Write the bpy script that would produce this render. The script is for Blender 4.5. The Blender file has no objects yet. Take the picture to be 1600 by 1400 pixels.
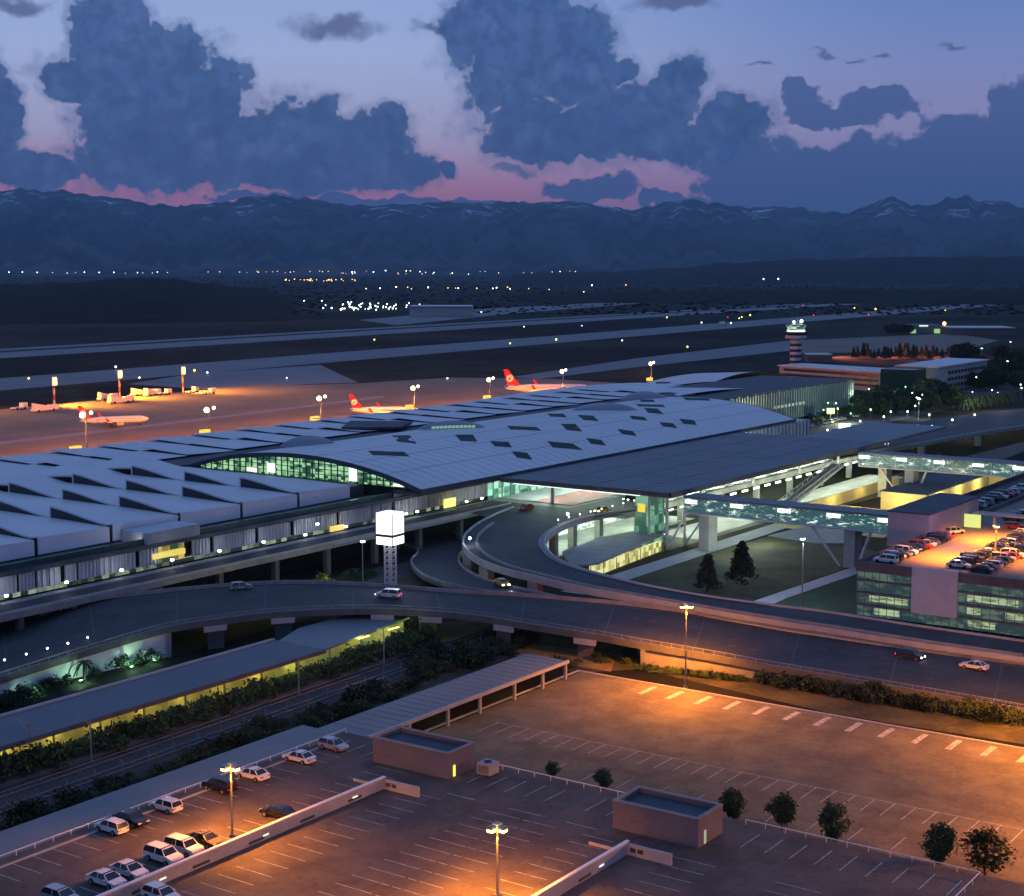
import bpy, bmesh, math, random
from mathutils import Vector, Matrix, noise as mnoise
random.seed(7)
C = bpy.context.scene.collection
S = bpy.context.scene
# ------------------------------------------------------------------ camera
F, CX, CY, YH, H = 2423.0, 800.0, 700.0, 418.0, 66.0
PITCH = math.atan((CY - YH) / F)
HEAD = math.atan(1700 / math.hypot(F, CY - YH))
cam_d = bpy.data.cameras.new('camera'); cam = bpy.data.objects.new('camera', cam_d); C.objects.link(cam)
cam_d.sensor_fit = 'HORIZONTAL'; cam_d.sensor_width = 36.0; cam_d.lens = F / 1600 * 36.0
cam_d.clip_start = 1.0; cam_d.clip_end = 90000.0
ch, sh_ = math.cos(HEAD), math.sin(HEAD); cp, sp = math.cos(PITCH), math.sin(PITCH)
FW = Vector((ch * cp, sh_ * cp, -sp)); RT = Vector((sh_, -ch, 0)); UP = Vector((ch * sp, sh_ * sp, cp))
cam.matrix_world = Matrix(((RT.x, UP.x, -FW.x, 0), (RT.y, UP.y, -FW.y, 0), (RT.z, UP.z, -FW.z, H), (0, 0, 0, 1)))
S.camera = cam
def ray(x, y): return FW + RT * ((x - CX) / F) - UP * ((y - CY) / F)
def P(x, y, z=0.0):                       # survey helper: where a photo point lies at height z
    d = ray(x, y); t = (z - H) / d.z
    return Vector((d.x * t, d.y * t, z))
def PD(x, y, dist):                       # ... or at a given distance
    d = ray(x, y); t = dist / math.hypot(d.x, d.y)
    return Vector((d.x * t, d.y * t, H + d.z * t))
def PYz(x, y, Y):
    d = ray(x, y); t = Y / d.y; return Vector((d.x * t, Y, H + d.z * t))
# ------------------------------------------------------------------ view, world
S.render.engine = 'CYCLES'
S.view_settings.view_transform = 'Standard'; S.view_settings.look = 'None'
S.view_settings.exposure = 0.0; S.view_settings.gamma = 1.0
S.cycles.max_bounces = 6; S.cycles.diffuse_bounces = 2; S.cycles.glossy_bounces = 3
S.cycles.transmission_bounces = 4; S.cycles.transparent_max_bounces = 8; S.cycles.volume_bounces = 0
S.cycles.sample_clamp_indirect = 3.0; S.cycles.use_denoising = True
W = bpy.data.worlds.new('World'); S.world = W; W.use_nodes = True
class NT:
    def __init__(s, tree): s.t = tree; s.n = tree.nodes; s.l = tree.links
    def new(s, typ, **kw):
        n = s.n.new(typ)
        for k, v in kw.items(): setattr(n, k, v)
        return n
    def put(s, sock, v):
        if hasattr(v, 'is_output') or isinstance(v, bpy.types.NodeSocket): s.l.new(v, sock)
        else: sock.default_value = v
    def m(s, op, a, b=0.0, c=None, clamp=False):
        n = s.new('ShaderNodeMath', operation=op, use_clamp=clamp)
        s.put(n.inputs[0], a); s.put(n.inputs[1], b)
        if c is not None: s.put(n.inputs[2], c)
        return n.outputs[0]
    def v(s, op, a, b=None, out=0, scale=None):
        n = s.new('ShaderNodeVectorMath', operation=op); s.put(n.inputs[0], a)
        if b is not None: s.put(n.inputs[1], b)
        if scale is not None: s.put(n.inputs['Scale'], scale)
        return n.outputs[out]
    def noise(s, vec, scale, detail=3, rough=.55, dist=0.0, out='Fac'):
        n = s.new('ShaderNodeTexNoise'); s.put(n.inputs['Vector'], vec); n.inputs['Scale'].default_value = scale
        n.inputs['Detail'].default_value = detail; n.inputs['Roughness'].default_value = rough
        n.inputs['Distortion'].default_value = dist
        return n.outputs[out]
    def ramp(s, fac, stops, interp='LINEAR'):
        n = s.new('ShaderNodeValToRGB'); s.put(n.inputs[0], fac); r = n.color_ramp; r.interpolation = interp
        while len(r.elements) < len(stops): r.elements.new(.5)
        for e, (p, c) in zip(r.elements, stops):
            e.position = p; e.color = (c, c, c, 1) if not isinstance(c, (tuple, list)) else (c[0], c[1], c[2], 1)
        return n.outputs[0]
    def mix(s, f, a, b):
        n = s.new('ShaderNodeMix', data_type='RGBA'); s.put(n.inputs[0], f)
        for k, q in ((6, a), (7, b)):
            if isinstance(q, (tuple, list)): q = (q[0], q[1], q[2], 1)
            s.put(n.inputs[k], q)
        return n.outputs[2]
    def sm(s, x, lo, hi):
        n = s.new('ShaderNodeMapRange', interpolation_type='SMOOTHSTEP'); s.put(n.inputs[0], x)
        n.inputs[1].default_value = lo; n.inputs[2].default_value = hi
        return n.outputs[0]

def build_world():
    w = NT(W.node_tree); w.n.clear()
    out = w.new('ShaderNodeOutputWorld'); bg = w.new('ShaderNodeBackground')
    tc = w.new('ShaderNodeTexCoord'); d = tc.outputs['Generated']
    sep = w.new('ShaderNodeSeparateXYZ'); w.l.new(d, sep.inputs[0])
    right = w.v('DOT_PRODUCT', d, (RT.x, RT.y, 0), out=1); fwd = w.v('DOT_PRODUCT', d, (ch, sh_, 0), out=1)
    az = w.m('MULTIPLY', w.m('ARCTAN2', right, fwd), 2423.0)          # azimuth and elevation of the direction,
    el = w.m('MULTIPLY', w.m('ARCSINE', sep.outputs[2]), 2423.0)      # both in 1/2423 rad
    # clear evening sky
    t = w.m('DIVIDE', el, 1000.0)
    left = w.ramp(t, [(0.0, (.36, .12, .24)), (.115, (.47, .185, .30)), (.150, (.45, .27, .42)), (.20, (.40, .38, .58)), (.32, (.36, .45, .72)), (.42, (.30, .40, .70)), (.75, (.17, .29, .64)), (1, (.155, .27, .60))])
    rgt = w.ramp(t, [(0.0, (.19, .14, .28)), (.13, (.25, .20, .40)), (.22, (.27, .26, .48)), (.31, (.20, .26, .52)), (.41, (.13, .22, .52)), (.75, (.145, .26, .57)), (1, (.15, .26, .57))])
    f = w.sm(az, -250.0, 700.0)
    sky = w.mix(f, left, rgt)
    hb = w.sm(w.m('ABSOLUTE', az), 1300.0, 4200.0)                    # away from the afterglow the sky is plain blue
    sky = w.mix(hb, sky, (.13, .22, .48))
    # clouds: soft bodies placed by azimuth / elevation, broken up by noise
    vec = w.new('ShaderNodeCombineXYZ'); w.put(vec.inputs[0], az); w.put(vec.inputs[1], el)
    v = vec.outputs[0]
    vs = w.v('SCALE', v, scale=.01)
    n1 = w.noise(vs, 1.15, 5, .60, .4)
    n2 = w.noise(vs, 4.2, 4, .62, .2)
    def pos(x, y):
        r = ray(x, y); return (math.atan2(r.dot(RT), r.x * ch + r.y * sh_) * 2423, math.asin(r.z / r.length) * 2423)
    wob = w.noise(vs, 1.6, 3, .6, out='Color')
    wv = w.v('SCALE', w.v('SUBTRACT', wob, (.5, .5, .5)), scale=62.0)
    v2 = w.v('ADD', v, wv)
    vor = w.new('ShaderNodeTexVoronoi', feature='SMOOTH_F1'); w.put(vor.inputs['Vector'], v2)
    vor.inputs['Scale'].default_value = .021; vor.inputs['Smoothness'].default_value = .25
    vor2 = w.new('ShaderNodeTexVoronoi', feature='SMOOTH_F1'); w.put(vor2.inputs['Vector'], v2)
    vor2.inputs['Scale'].default_value = .055; vor2.inputs['Smoothness'].default_value = .25
    def field(blobs, px=v2):
        cur = None
        for (x, y, rx, ry) in blobs:
            a, e = pos(x, y)
            q = w.v('MULTIPLY', w.v('SUBTRACT', px, (a, e, 0)), (1 / rx, 1 / ry, 0))
            val = w.m('SUBTRACT', 1.0, w.v('LENGTH', q, out=1))
            cur = val if cur is None else w.m('SMOOTH_MAX', cur, val, .12)
        return cur
    big = [(175, 60, 75, 90), (240, 125, 115, 90), (125, 118, 78, 42), (325, 160, 75, 78), (330, 230, 190, 70), (470, 205, 100, 60),
           (570, 225, 80, 62), (620, 262, 85, 38), (470, 272, 175, 32), (230, 250, 140, 55), (2, 185, 30, 88), (55, 268, 95, 30),
           (500, 178, 38, 40), (200, 195, 90, 80), (610, 190, 30, 40),
           (800, 50, 115, 85), (900, 90, 85, 85), (790, 120, 80, 70), (985, 185, 105, 70), (1062, 128, 46, 44), (870, 205, 150, 58),
           (1145, 190, 65, 48), (975, 110, 38, 20), (1060, 225, 130, 36), (720, 45, 50, 35), (700, 262, 22, 16)]
    flat = [(520, 42, 95, 24), (30, 12, 62, 17), (690, 45, 60, 13), (1050, 8, 80, 13), (900, 20, 60, 12), (800, 268, 52, 11), (1190, 98, 24, 6), (1285, 78, 30, 6),
            (1335, 86, 20, 6), (1378, 82, 20, 6), (1486, 79, 28, 7)]
    soft = [(1592, 195, 52, 66), (1515, 225, 75, 52), (1410, 262, 160, 52), (1240, 283, 160, 58), (1560, 290, 140, 80), (1170, 250, 70, 40), (1150, 262, 60, 20),
            (1250, 150, 34, 34), (1370, 162, 70, 24), (1300, 188, 80, 18), (1275, 170, 30, 24), (920, 296, 80, 24), (1050, 312, 60, 16), (1350, 320, 330, 36),
            (500, 318, 200, 14), (60, 300, 40, 8), (740, 322, 90, 10)]
    puff = w.m('MULTIPLY', w.m('SUBTRACT', .42, vor.outputs['Distance']), .34)
    puff2 = w.m('MULTIPLY', w.m('SUBTRACT', .42, vor2.outputs['Distance']), .16)
    rag = w.m('MULTIPLY', w.m('SUBTRACT', n1, .5), .55)
    rag2 = w.m('MULTIPLY', w.m('SUBTRACT', n2, .5), .62)
    fb = w.m('ADD', w.m('ADD', field(big), w.m('ADD', puff, puff2)), w.m('ADD', rag, rag2))
    fs = w.m('ADD', field(soft), w.m('ADD', w.m('MULTIPLY', rag, 1.1), w.m('ADD', w.m('MULTIPLY', puff, .7), rag2)))
    ff = w.m('ADD', field(flat), w.m('ADD', w.m('MULTIPLY', rag, 1.2), w.m('MULTIPLY', rag2, .9)))
    mb = w.m('MAXIMUM', w.sm(fb, -.02, .17), w.m('MULTIPLY', w.sm(fb, -.26, .10), .42)); ms = w.sm(fs, -.04, .16); mf = w.sm(ff, .02, .75)
    # the rest of the sky, off to the sides and behind, carries plain broken cloud
    side = w.m('MULTIPLY', w.sm(w.m('ABSOLUTE', az), 1000.0, 1500.0), w.sm(w.noise(d, 3.2, 6, .6, .3), .50, .60))
    side = w.m('MULTIPLY', side, w.sm(el, -50.0, 300.0))
    body = w.m('ADD', w.m('MULTIPLY', w.sm(el, 60.0, 430.0), .75), w.m('MULTIPLY', w.m('SUBTRACT', n1, .45), 1.3), clamp=True)
    ccol = w.mix(body, (.028, .070, .200), (.058, .122, .315))
    ccol = w.mix(w.m('MULTIPLY', w.sm(w.noise(vs, .8, 5, .65, .6), .42, .68), .30), ccol, (.080, .140, .32))
    ccol = w.mix(w.m('MULTIPLY', w.sm(fb, .35, .0), .35), ccol, (.085, .135, .285))
    ccol = w.mix(w.m('MULTIPLY', w.sm(vor.outputs['Distance'], .55, .10), .42), ccol, (.095, .160, .35))
    ccol = w.mix(w.m('MULTIPLY', w.sm(n2, .56, .40), .40), ccol, (.022, .052, .145))
    scol = w.mix(w.sm(el, 90, 290), (.036, .080, .22), (.064, .108, .275))
    sky = w.mix(w.m('MULTIPLY', ms, .93), sky, scol)
    sky = w.mix(w.m('MULTIPLY', mf, .85), sky, (.085, .11, .245))
    sky = w.mix(w.m('MULTIPLY', mb, .96), sky, ccol)
    sky = w.mix(w.m('MULTIPLY', side, .8), sky, (.09, .14, .28))
    sky = w.mix(w.sm(el, -20.0, -160.0), sky, (.02, .03, .06))
    w.put(bg.inputs[0], sky); bg.inputs[1].default_value = 1.10
    w.l.new(bg.outputs[0], out.inputs[0])
    W.cycles.sampling_method = 'MANUAL'; W.cycles.sample_map_resolution = 512
build_world()

# ------------------------------------------------------------------ helpers
MATS = {}
def mat(name, col, rough=.8, var=.25, scale=.4, metal=0.0, emit=None, es=0.0, spec=.4, bump=0.0, bscale=8.0, stain=0, col2=None, lo=.35, hi=.65):
    if name in MATS: return MATS[name]
    m = bpy.data.materials.new(name); m.use_nodes = True; t = NT(m.node_tree)
    b = t.n['Principled BSDF']
    b.inputs['Roughness'].default_value = rough; b.inputs['Metallic'].default_value = metal
    b.inputs['Specular IOR Level'].default_value = spec
    geo = t.new('ShaderNodeNewGeometry').outputs['Position']
    if var > 0 or col2:
        n = t.noise(geo, scale, 5, .6, .2)
        n2 = t.noise(geo, scale * 9, 3, .6)
        c1 = tuple(x * (1 - var) for x in col); c2 = col2 or tuple(min(1, x * (1 + var)) for x in col)
        f = t.m('ADD', t.m('MULTIPLY', n, .7), t.m('MULTIPLY', n2, .3))
        cc = t.mix(t.sm(f, lo, hi), c1, c2)
        if stain:                          # oil spots, tyre-darkened streaks and patched paving
            vo = t.new('ShaderNodeTexVoronoi'); t.put(vo.inputs['Vector'], geo); vo.inputs['Scale'].default_value = .36
            sp = t.m('MULTIPLY', t.sm(t.m('ADD', vo.outputs['Distance'], t.m('MULTIPLY', t.noise(geo, 3.5, 2, .6), .25)), .34, .16), .55)
            cc = t.mix(sp, cc, tuple(x * .35 for x in col))
            st = t.m('MULTIPLY', t.sm(t.noise(t.v('MULTIPLY', geo, stain), 1.0, 4, .6), .52, .72), .38)
            cc = t.mix(st, cc, tuple(x * .55 for x in col))
            pw = t.new('ShaderNodeTexWhiteNoise'); t.put(pw.inputs['Vector'], t.v('FLOOR', t.v('MULTIPLY', geo, (.085, .055, 0))))
            cc = t.mix(t.m('MULTIPLY', t.sm(pw.outputs['Value'], .80, .82), .16), cc, tuple(x * 1.5 for x in col))
        t.put(b.inputs['Base Color'], cc)
    else: b.inputs['Base Color'].default_value = (*col, 1)
    if bump:
        bp = t.new('ShaderNodeBump'); bp.inputs['Strength'].default_value = bump; bp.inputs['Distance'].default_value = .05
        t.put(bp.inputs['Height'], t.noise(geo, bscale, 4, .6)); t.l.new(bp.outputs[0], b.inputs['Normal'])
    if emit: b.inputs['Emission Color'].default_value = (*emit, 1); b.inputs['Emission Strength'].default_value = es
    MATS[name] = m; return m
class MB:
    def __init__(s): s.v = []; s.f = []; s.m = []; s.mi = 0
    def face(s, pts):
        b = len(s.v); s.v += [tuple(p) for p in pts]; s.f.append(tuple(range(b, b + len(pts)))); s.m.append(s.mi); return s
    def box(s, x0, x1, y0, y1, z0, z1):
        return s.hexa([(x0, y0), (x1, y0), (x1, y1), (x0, y1)], z0, z1)
    def hexa(s, q, z0, z1):               # prism over a polygon; z0 / z1 numbers or lists
        n = len(q); b = len(s.v)
        z0 = [z0] * n if not isinstance(z0, (list, tuple)) else z0; z1 = [z1] * n if not isinstance(z1, (list, tuple)) else z1
        a = sum(q[i][0] * q[(i + 1) % n][1] - q[(i + 1) % n][0] * q[i][1] for i in range(n))
        if a < 0: q = q[::-1]; z0 = z0[::-1]; z1 = z1[::-1]
        s.v += [(q[i][0], q[i][1], z0[i]) for i in range(n)] + [(q[i][0], q[i][1], z1[i]) for i in range(n)]
        s.f.append(tuple(b + i for i in range(n - 1, -1, -1))); s.f.append(tuple(b + n + i for i in range(n)))
        for i in range(n): j = (i + 1) % n; s.f.append((b + i, b + j, b + n + j, b + n + i))
        s.m += [s.mi] * (n + 2); return s
    def bar(s, p, q, r, n=6, r2=None):
        p = Vector(p); q = Vector(q); d = (q - p).normalized(); r2 = r if r2 is None else r2
        a = Vector((0, 0, 1)) if abs(d.z) < .9 else Vector((1, 0, 0))
        u = d.cross(a).normalized(); w = d.cross(u); b = len(s.v)
        for c, rr in ((p, r), (q, r2)):
            for i in range(n):
                t = 2 * math.pi * (i + .5) / n; s.v.append(tuple(c + u * math.cos(t) * rr + w * math.sin(t) * rr))
        for i in range(n): j = (i + 1) % n; s.f.append((b + i, b + n + i, b + n + j, b + j))
        s.f.append(tuple(b + i for i in range(n))); s.f.append(tuple(b + n + i for i in range(n - 1, -1, -1)))
        s.m += [s.mi] * (n + 2); return s
    def lathe(s, prof, axis='z', o=(0, 0, 0), n=12, sc=(1, 1)):
        b = len(s.v); k = len(prof)
        for (h, r) in prof:
            for i in range(n):
                t = 2 * math.pi * i / n; a, c = math.cos(t) * r * sc[0], math.sin(t) * r * sc[1]
                p = (a, c, h) if axis == 'z' else ((h, a, c) if axis == 'x' else (a, h, c))
                s.v.append((p[0] + o[0], p[1] + o[1], p[2] + o[2]))
        for j in range(k - 1):
            for i in range(n):
                i2 = (i + 1) % n; s.f.append((b + j * n + i, b + j * n + i2, b + (j + 1) * n + i2, b + (j + 1) * n + i)); s.m.append(s.mi)
        s.f.append(tuple(b + i for i in range(n - 1, -1, -1))); s.f.append(tuple(b + (k - 1) * n + i for i in range(n))); s.m += [s.mi] * 2
        return s
    def ball(s, c, r, seg=8, rings=6, sq=1.0):
        return s.lathe([(-r * math.cos(math.pi * i / rings) * sq, max(.01, r * math.sin(math.pi * i / rings))) for i in range(rings + 1)], 'z', c, seg)
    def build(s, name, mats, parent=None, smooth=False):
        me = bpy.data.meshes.new(name); me.from_pydata(s.v, [], s.f)
        for m in (mats if isinstance(mats, (list, tuple)) else [mats]): me.materials.append(m)
        me.polygons.foreach_set('material_index', s.m)
        if smooth: me.polygons.foreach_set('use_smooth', [True] * len(s.f))
        me.update()
        o = bpy.data.objects.new(name, me); C.objects.link(o)
        if parent: o.parent = parent; 
        return o
def tag(o, label=None, cat=None, group=None, kind=None):
    if label: o['label'] = label
    if cat: o['category'] = cat
    if group: o['group'] = group
    if kind: o['kind'] = kind
    return o
def thing(name, label, cat, loc=(0, 0, 0), rz=0.0, group=None):
    o = bpy.data.objects.new(name, None); C.objects.link(o); o.location = loc; o.rotation_euler = (0, 0, rz)
    o.empty_display_size = .5
    return tag(o, label, cat, group)
def copy_tree(o, parent=None):
    c = o.copy(); C.objects.link(c); c.parent = parent
    for k in list(o.children): copy_tree(k, c)
    return c
def lamp(name, loc, power, col, parent=None, typ='POINT', size=.3, aim=None, cone=150, blend=.6):
    l = bpy.data.lights.new(name, typ); l.energy = power; l.color = col
    if typ == 'AREA': l.size = size
    else: l.shadow_soft_size = size
    if typ == 'SPOT': l.spot_size = math.radians(cone); l.spot_blend = blend
    o = bpy.data.objects.new(name, l); C.objects.link(o); o.location = loc
    if aim is not None: o.rotation_euler = (Vector(aim) - Vector(loc)).to_track_quat('-Z', 'Y').to_euler()
    if parent: o.parent = parent
    return o
def poly(name, pts, m, kind='structure', z=None):
    b = MB(); b.face([(p[0], p[1], p[2] if z is None else z) for p in pts]); o = b.build(name, m); return tag(o, kind=kind)
def spline(pts, n=8):                      # Catmull-Rom through points
    r = []; pts = [Vector(p) for p in pts]; q = [pts[0] * 2 - pts[1]] + pts + [pts[-1] * 2 - pts[-2]]
    for i in range(1, len(q) - 2):
        for k in range(n):
            t = k / n; a, b, c, d = q[i - 1], q[i], q[i + 1], q[i + 2]
            r.append(.5 * ((2 * b) + (c - a) * t + (2 * a - 5 * b + 4 * c - d) * t * t + (3 * b - a - 3 * c + d) * t ** 3))
    r.append(pts[-1]); return r
def even(pts, n):                          # resample a polyline evenly
    L = [0.0]
    for a, b in zip(pts, pts[1:]): L.append(L[-1] + (b - a).length)
    r = []; j = 0
    for i in range(n + 1):
        s = L[-1] * i / n
        while j < len(L) - 2 and L[j + 1] < s: j += 1
        t = (s - L[j]) / max(1e-6, L[j + 1] - L[j]); r.append(pts[j].lerp(pts[j + 1], min(1, max(0, t))))
    return r
def ribbon(mb, A, B, th, dz=0.0):          # slab between two edges
    up = Vector((0, 0, dz))
    for i in range(len(A) - 1):
        a0, a1, b0, b1 = A[i] + up, A[i + 1] + up, B[i] + up, B[i + 1] + up; d = Vector((0, 0, th))
        mb.face([a0, b0, b1, a1])
        if th:
            mb.face([a0 - d, a1 - d, b1 - d, b0 - d]); mb.face([a0, a1, a1 - d, a0 - d]); mb.face([b1, b0, b0 - d, b1 - d])
    return mb
def wallstrip(mb, L, w, h, z0=0.0):        # upright strip (parapet) along a line
    n = len(L); O = []
    for i in range(n):
        t = (L[min(n - 1, i + 1)] - L[max(0, i - 1)]); t.z = 0; t.normalize(); nrm = Vector((-t.y, t.x, 0)) * w * .5
        O.append((L[i] + nrm, L[i] - nrm))
    for i in range(n - 1):
        a, b = O[i]; c, d = O[i + 1]; u0 = Vector((0, 0, z0)); u1 = Vector((0, 0, z0 + h))
        mb.face([a + u1, b + u1, d + u1, c + u1]); mb.face([a + u0, a + u1, c + u1, c + u0]); mb.face([b + u1, b + u0, d + u0, d + u1])
        mb.face([a + u0, c + u0, d + u0, b + u0])
    for k in (0, n - 1):
        a, b = O[k]; mb.face([a + u0, b + u0, b + u1, a + u1])
    return mb
SODIUM = (1.0, .275, .014); GREENW = (.72, 1.0, .86); COOL = (.85, .95, 1.0)
M_asph = mat('asphalt', (.032, .034, .040), .75, .35, .12, bump=.2, stain=(.25, .25, 1))
M_asph2 = mat('asphalt_worn', (.050, .050, .054), .75, .30, .10)
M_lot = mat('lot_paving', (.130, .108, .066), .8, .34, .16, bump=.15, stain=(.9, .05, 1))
M_deck = mat('deck_paving', (.082, .068, .062), .8, .36, .22, bump=.15, stain=(.05, .8, 1))
M_paint = mat('road_paint', (.62, .62, .60), .6, .25, 1.5)
M_conc = mat('concrete', (.24, .235, .235), .8, .18, .35)
M_concl = mat('pale_concrete', (.36, .36, .37), .8, .12, .3)
M_concd = mat('dark_concrete', (.105, .105, .11), .85, .2, .3)
M_roofw = mat('pale_roof_sheet', (.56, .57, .59), .45, .07, .05, spec=.5)
M_fascia = mat('white_fascia', (.72, .70, .76), .5, .05, .2)
M_gray = mat('grey_roof_sheet', (.13, .145, .16), .5, .14, .06)
M_dark = mat('dark_roofing', (.055, .06, .075), .7, .2, .2)
M_glassd = mat('dark_glazing', (.015, .02, .022), .15, .3, .5, spec=.6)
M_metal = mat('galvanised_metal', (.30, .31, .33), .45, .1, 1.0, metal=.6)
M_white = mat('white_paint', (.75, .75, .77), .4, .04, 1.0)
M_earth = mat('scrub_ground', (.030, .030, .022), .95, .5, .05, col2=(.055, .05, .032))
M_grass = mat('dry_grass', (.020, .026, .008), .95, .45, .12, col2=(.07, .06, .020))
M_leaf = mat('foliage', (.040, .070, .022), .9, .5, .8)
M_leafd = mat('dark_foliage', (.022, .040, .018), .9, .5, .8)
M_bark = mat('bark', (.08, .06, .045), .9, .3, 3)
M_black = mat('black_rubber', (.012, .012, .013), .7, 0)
# ================================================================== LAND
M_ground = mat('plain', (.012, .013, .010), .95, .55, .004, col2=(.034, .031, .022), lo=.42, hi=.6, spec=.1)
g = MB(); R = 36000
g.face([(-12000, -12000, 0), (R, -12000, 0), (R, R, 0), (-12000, R, 0)]); tag(g.build('ground', M_ground), kind='structure')
def build_mountains():
    prof = [(-900, 330), (-500, 305), (-250, 315), (-100, 292), (0, 298), (40, 295), (75, 299), (105, 297), (150, 306), (190, 309), (240, 320), (290, 321), (340, 317), (390, 308), (440, 303),
            (480, 310), (520, 317), (560, 321), (620, 320), (680, 316), (720, 318), (780, 315), (850, 317), (905, 314), (940, 322), (975, 326), (1010, 324), (1040, 316), (1080, 311),
            (1130, 320), (1180, 324), (1230, 322), (1280, 330), (1320, 333), (1345, 324), (1375, 312), (1400, 310), (1425, 320), (1450, 322), (1480, 311), (1505, 304), (1530, 314), (1560, 314), (1600, 325), (1750, 312), (2000, 335), (2500, 320)]
    def ry(x):
        for (a, b), (c, d) in zip(prof, prof[1:]):
            if a <= x <= c:
                t = (x - a) / (c - a); t = t * t * (3 - 2 * t); return b + (d - b) * t
        return 330
    cols = list(range(-900, 2500, 5)); NR = 44; v = []; f = []
    for ci, x in enumerate(cols):
        jit = mnoise.fractal(Vector((x * .045, 0, 3)), .8, 2.1, 6) * 4.6
        top = ry(x) + jit
        for r in range(NR):
            t = r / (NR - 12)
            dist = 13500 + 9500 * min(t, 1.5)
            p = PD(x, top, 23000.0)
            if t <= 1: s = t ** 1.25
            else: s = 1 - (t - 1) * 1.6
            base = p.z * s
            sp_ = mnoise.ridged_multi_fractal(Vector((x * .021 + t * .7, t * 1.5, 1.7)), 1.0, 2.1, 5, 1.0, 2.0) - 1.0
            e = min(t, 1.0); base += sp_ * 230 * (e * (1 - e) * 3.2)
            d = PD(x, 418, dist)
            v.append((d.x, d.y, max(-.8, base) if t > .04 else -.8))
    for c in range(len(cols) - 1):
        for r in range(NR - 1):
            a = c * NR + r; f.append((a, a + NR, a + NR + 1, a + 1))
    m = bpy.data.materials.new('mountain_rock'); m.use_nodes = True; t = NT(m.node_tree); b = t.n['Principled BSDF']; b.inputs['Roughness'].default_value = .95
    b.inputs['Specular IOR Level'].default_value = .1
    geo = t.new('ShaderNodeNewGeometry'); sep = t.new('ShaderNodeSeparateXYZ'); t.l.new(geo.outputs['Position'], sep.inputs[0])
    n = t.noise(geo.outputs['Position'], .0011, 6, .65); n2 = t.noise(t.v('MULTIPLY', geo.outputs['Position'], (1, 1, .12)), .0030, 5, .72)
    rock = t.mix(t.sm(n, .4, .62), (.007, .011, .010), (.078, .078, .080))
    snow = t.m('MULTIPLY', t.sm(sep.outputs[2], 600, 860), t.sm(t.m('ADD', n2, t.m('MULTIPLY', n, .5)), .84, .91))
    t.put(b.inputs['Base Color'], t.mix(snow, rock, (.62, .66, .72)))
    me = bpy.data.meshes.new('mountains'); me.from_pydata(v, [], f); me.materials.append(m); me.polygons.foreach_set('use_smooth', [True] * len(f))
    o = bpy.data.objects.new('mountains', me); C.objects.link(o); tag(o, kind='structure')
build_mountains()
def hill(name, prof, d0, d1, mt, base_y=None, step=8):
    """low hill: crest profile in photo points, crest at distance d1, foot at d0"""
    xs = list(range(int(prof[0][0]), int(prof[-1][0]), step)); NR = 16; v = []; f = []
    def py(x):
        for (a, b), (c, d) in zip(prof, prof[1:]):
            if a <= x <= c: t = (x - a) / (c - a); t = t * t * (3 - 2 * t); return b + (d - b) * t
        return prof[-1][1]
    for x in xs:
        top = PD(x, py(x), d1).z
        for r in range(NR):
            t = r / (NR - 5); s = math.sin(min(t, 1) * math.pi / 2) if t <= 1 else math.cos((t - 1) / .4 * math.pi / 2)
            d = PD(x, 418, d0 + (d1 - d0) * t); z = top * s + mnoise.fractal(Vector((x * .03, t * 3, 9)), 1, 2, 4) * max(0, top) * .09 * (1 if 0 < t < 1.3 else 0)
            v.append((d.x, d.y, z if r not in (0, NR - 1) else -.8))
    for c in range(len(xs) - 1):
        for r in range(NR - 1): a = c * NR + r; f.append((a, a + NR, a + NR + 1, a + 1))
    me = bpy.data.meshes.new(name); me.from_pydata(v, [], f); me.materials.append(mt); me.polygons.foreach_set('use_smooth', [True] * len(f))
    o = bpy.data.objects.new(name, me); C.objects.link(o); tag(o, kind='structure')
M_hill = mat('wooded_hill', (.008, .011, .009), .95, .5, .012, col2=(.020, .022, .015), spec=.05)
hill('hills', [(-700, 446), (-300, 438), (0, 445), (120, 441), (200, 434), (250, 434), (320, 442), (400, 452), (470, 468), (520, 484)], 1900, 3300, M_hill)
hill('hills', [(800, 427), (950, 424), (1060, 418), (1140, 410), (1280, 405), (1420, 402), (1600, 401), (1800, 404), (2100, 412), (2400, 426)], 6500, 9500, M_hill)
hill('hills', [(820, 462), (980, 456), (1150, 453), (1320, 451), (1480, 453), (1650, 451), (1900, 456)], 2900, 3600, M_hill)
# ---- airfield
M_run = mat('runway_concrete', (.105, .115, .13), .6, .16, .02)
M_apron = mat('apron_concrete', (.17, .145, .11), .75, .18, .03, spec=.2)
def sheet(name, px, m, z=.03): return poly(name, [P(x, y, z) for x, y in px], m)
def strip(name, a, b, w, m, z=.03):
    a = Vector(a); b = Vector(b); t = (b - a).normalized(); n = Vector((-t.y, t.x)) * w
    return poly(name, [(a.x, a.y, z), (b.x, b.y, z), (b.x + n.x, b.y + n.y, z), (a.x + n.x, a.y + n.y, z)], m)
d_ = Vector((1, .072)).normalized()
strip('runway', Vector((706, 955)) - d_ * 1500, Vector((706, 955)) + d_ * 5500, 62, M_run)
strip('runway_shoulder', Vector((706, 1035)) - d_ * 1500, Vector((706, 1035)) + d_ * 5500, 26, M_run)
strip('taxiway', Vector((550, 706)) - d_ * 1500, Vector((550, 706)) + d_ * 4200, 74, M_run)
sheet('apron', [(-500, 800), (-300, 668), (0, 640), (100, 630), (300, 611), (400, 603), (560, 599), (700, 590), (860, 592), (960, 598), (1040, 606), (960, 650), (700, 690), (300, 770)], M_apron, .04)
sheet('apron', [(1235, 532), (1490, 521), (1560, 532), (1500, 549), (1235, 552)], M_apron, .055)
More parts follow.
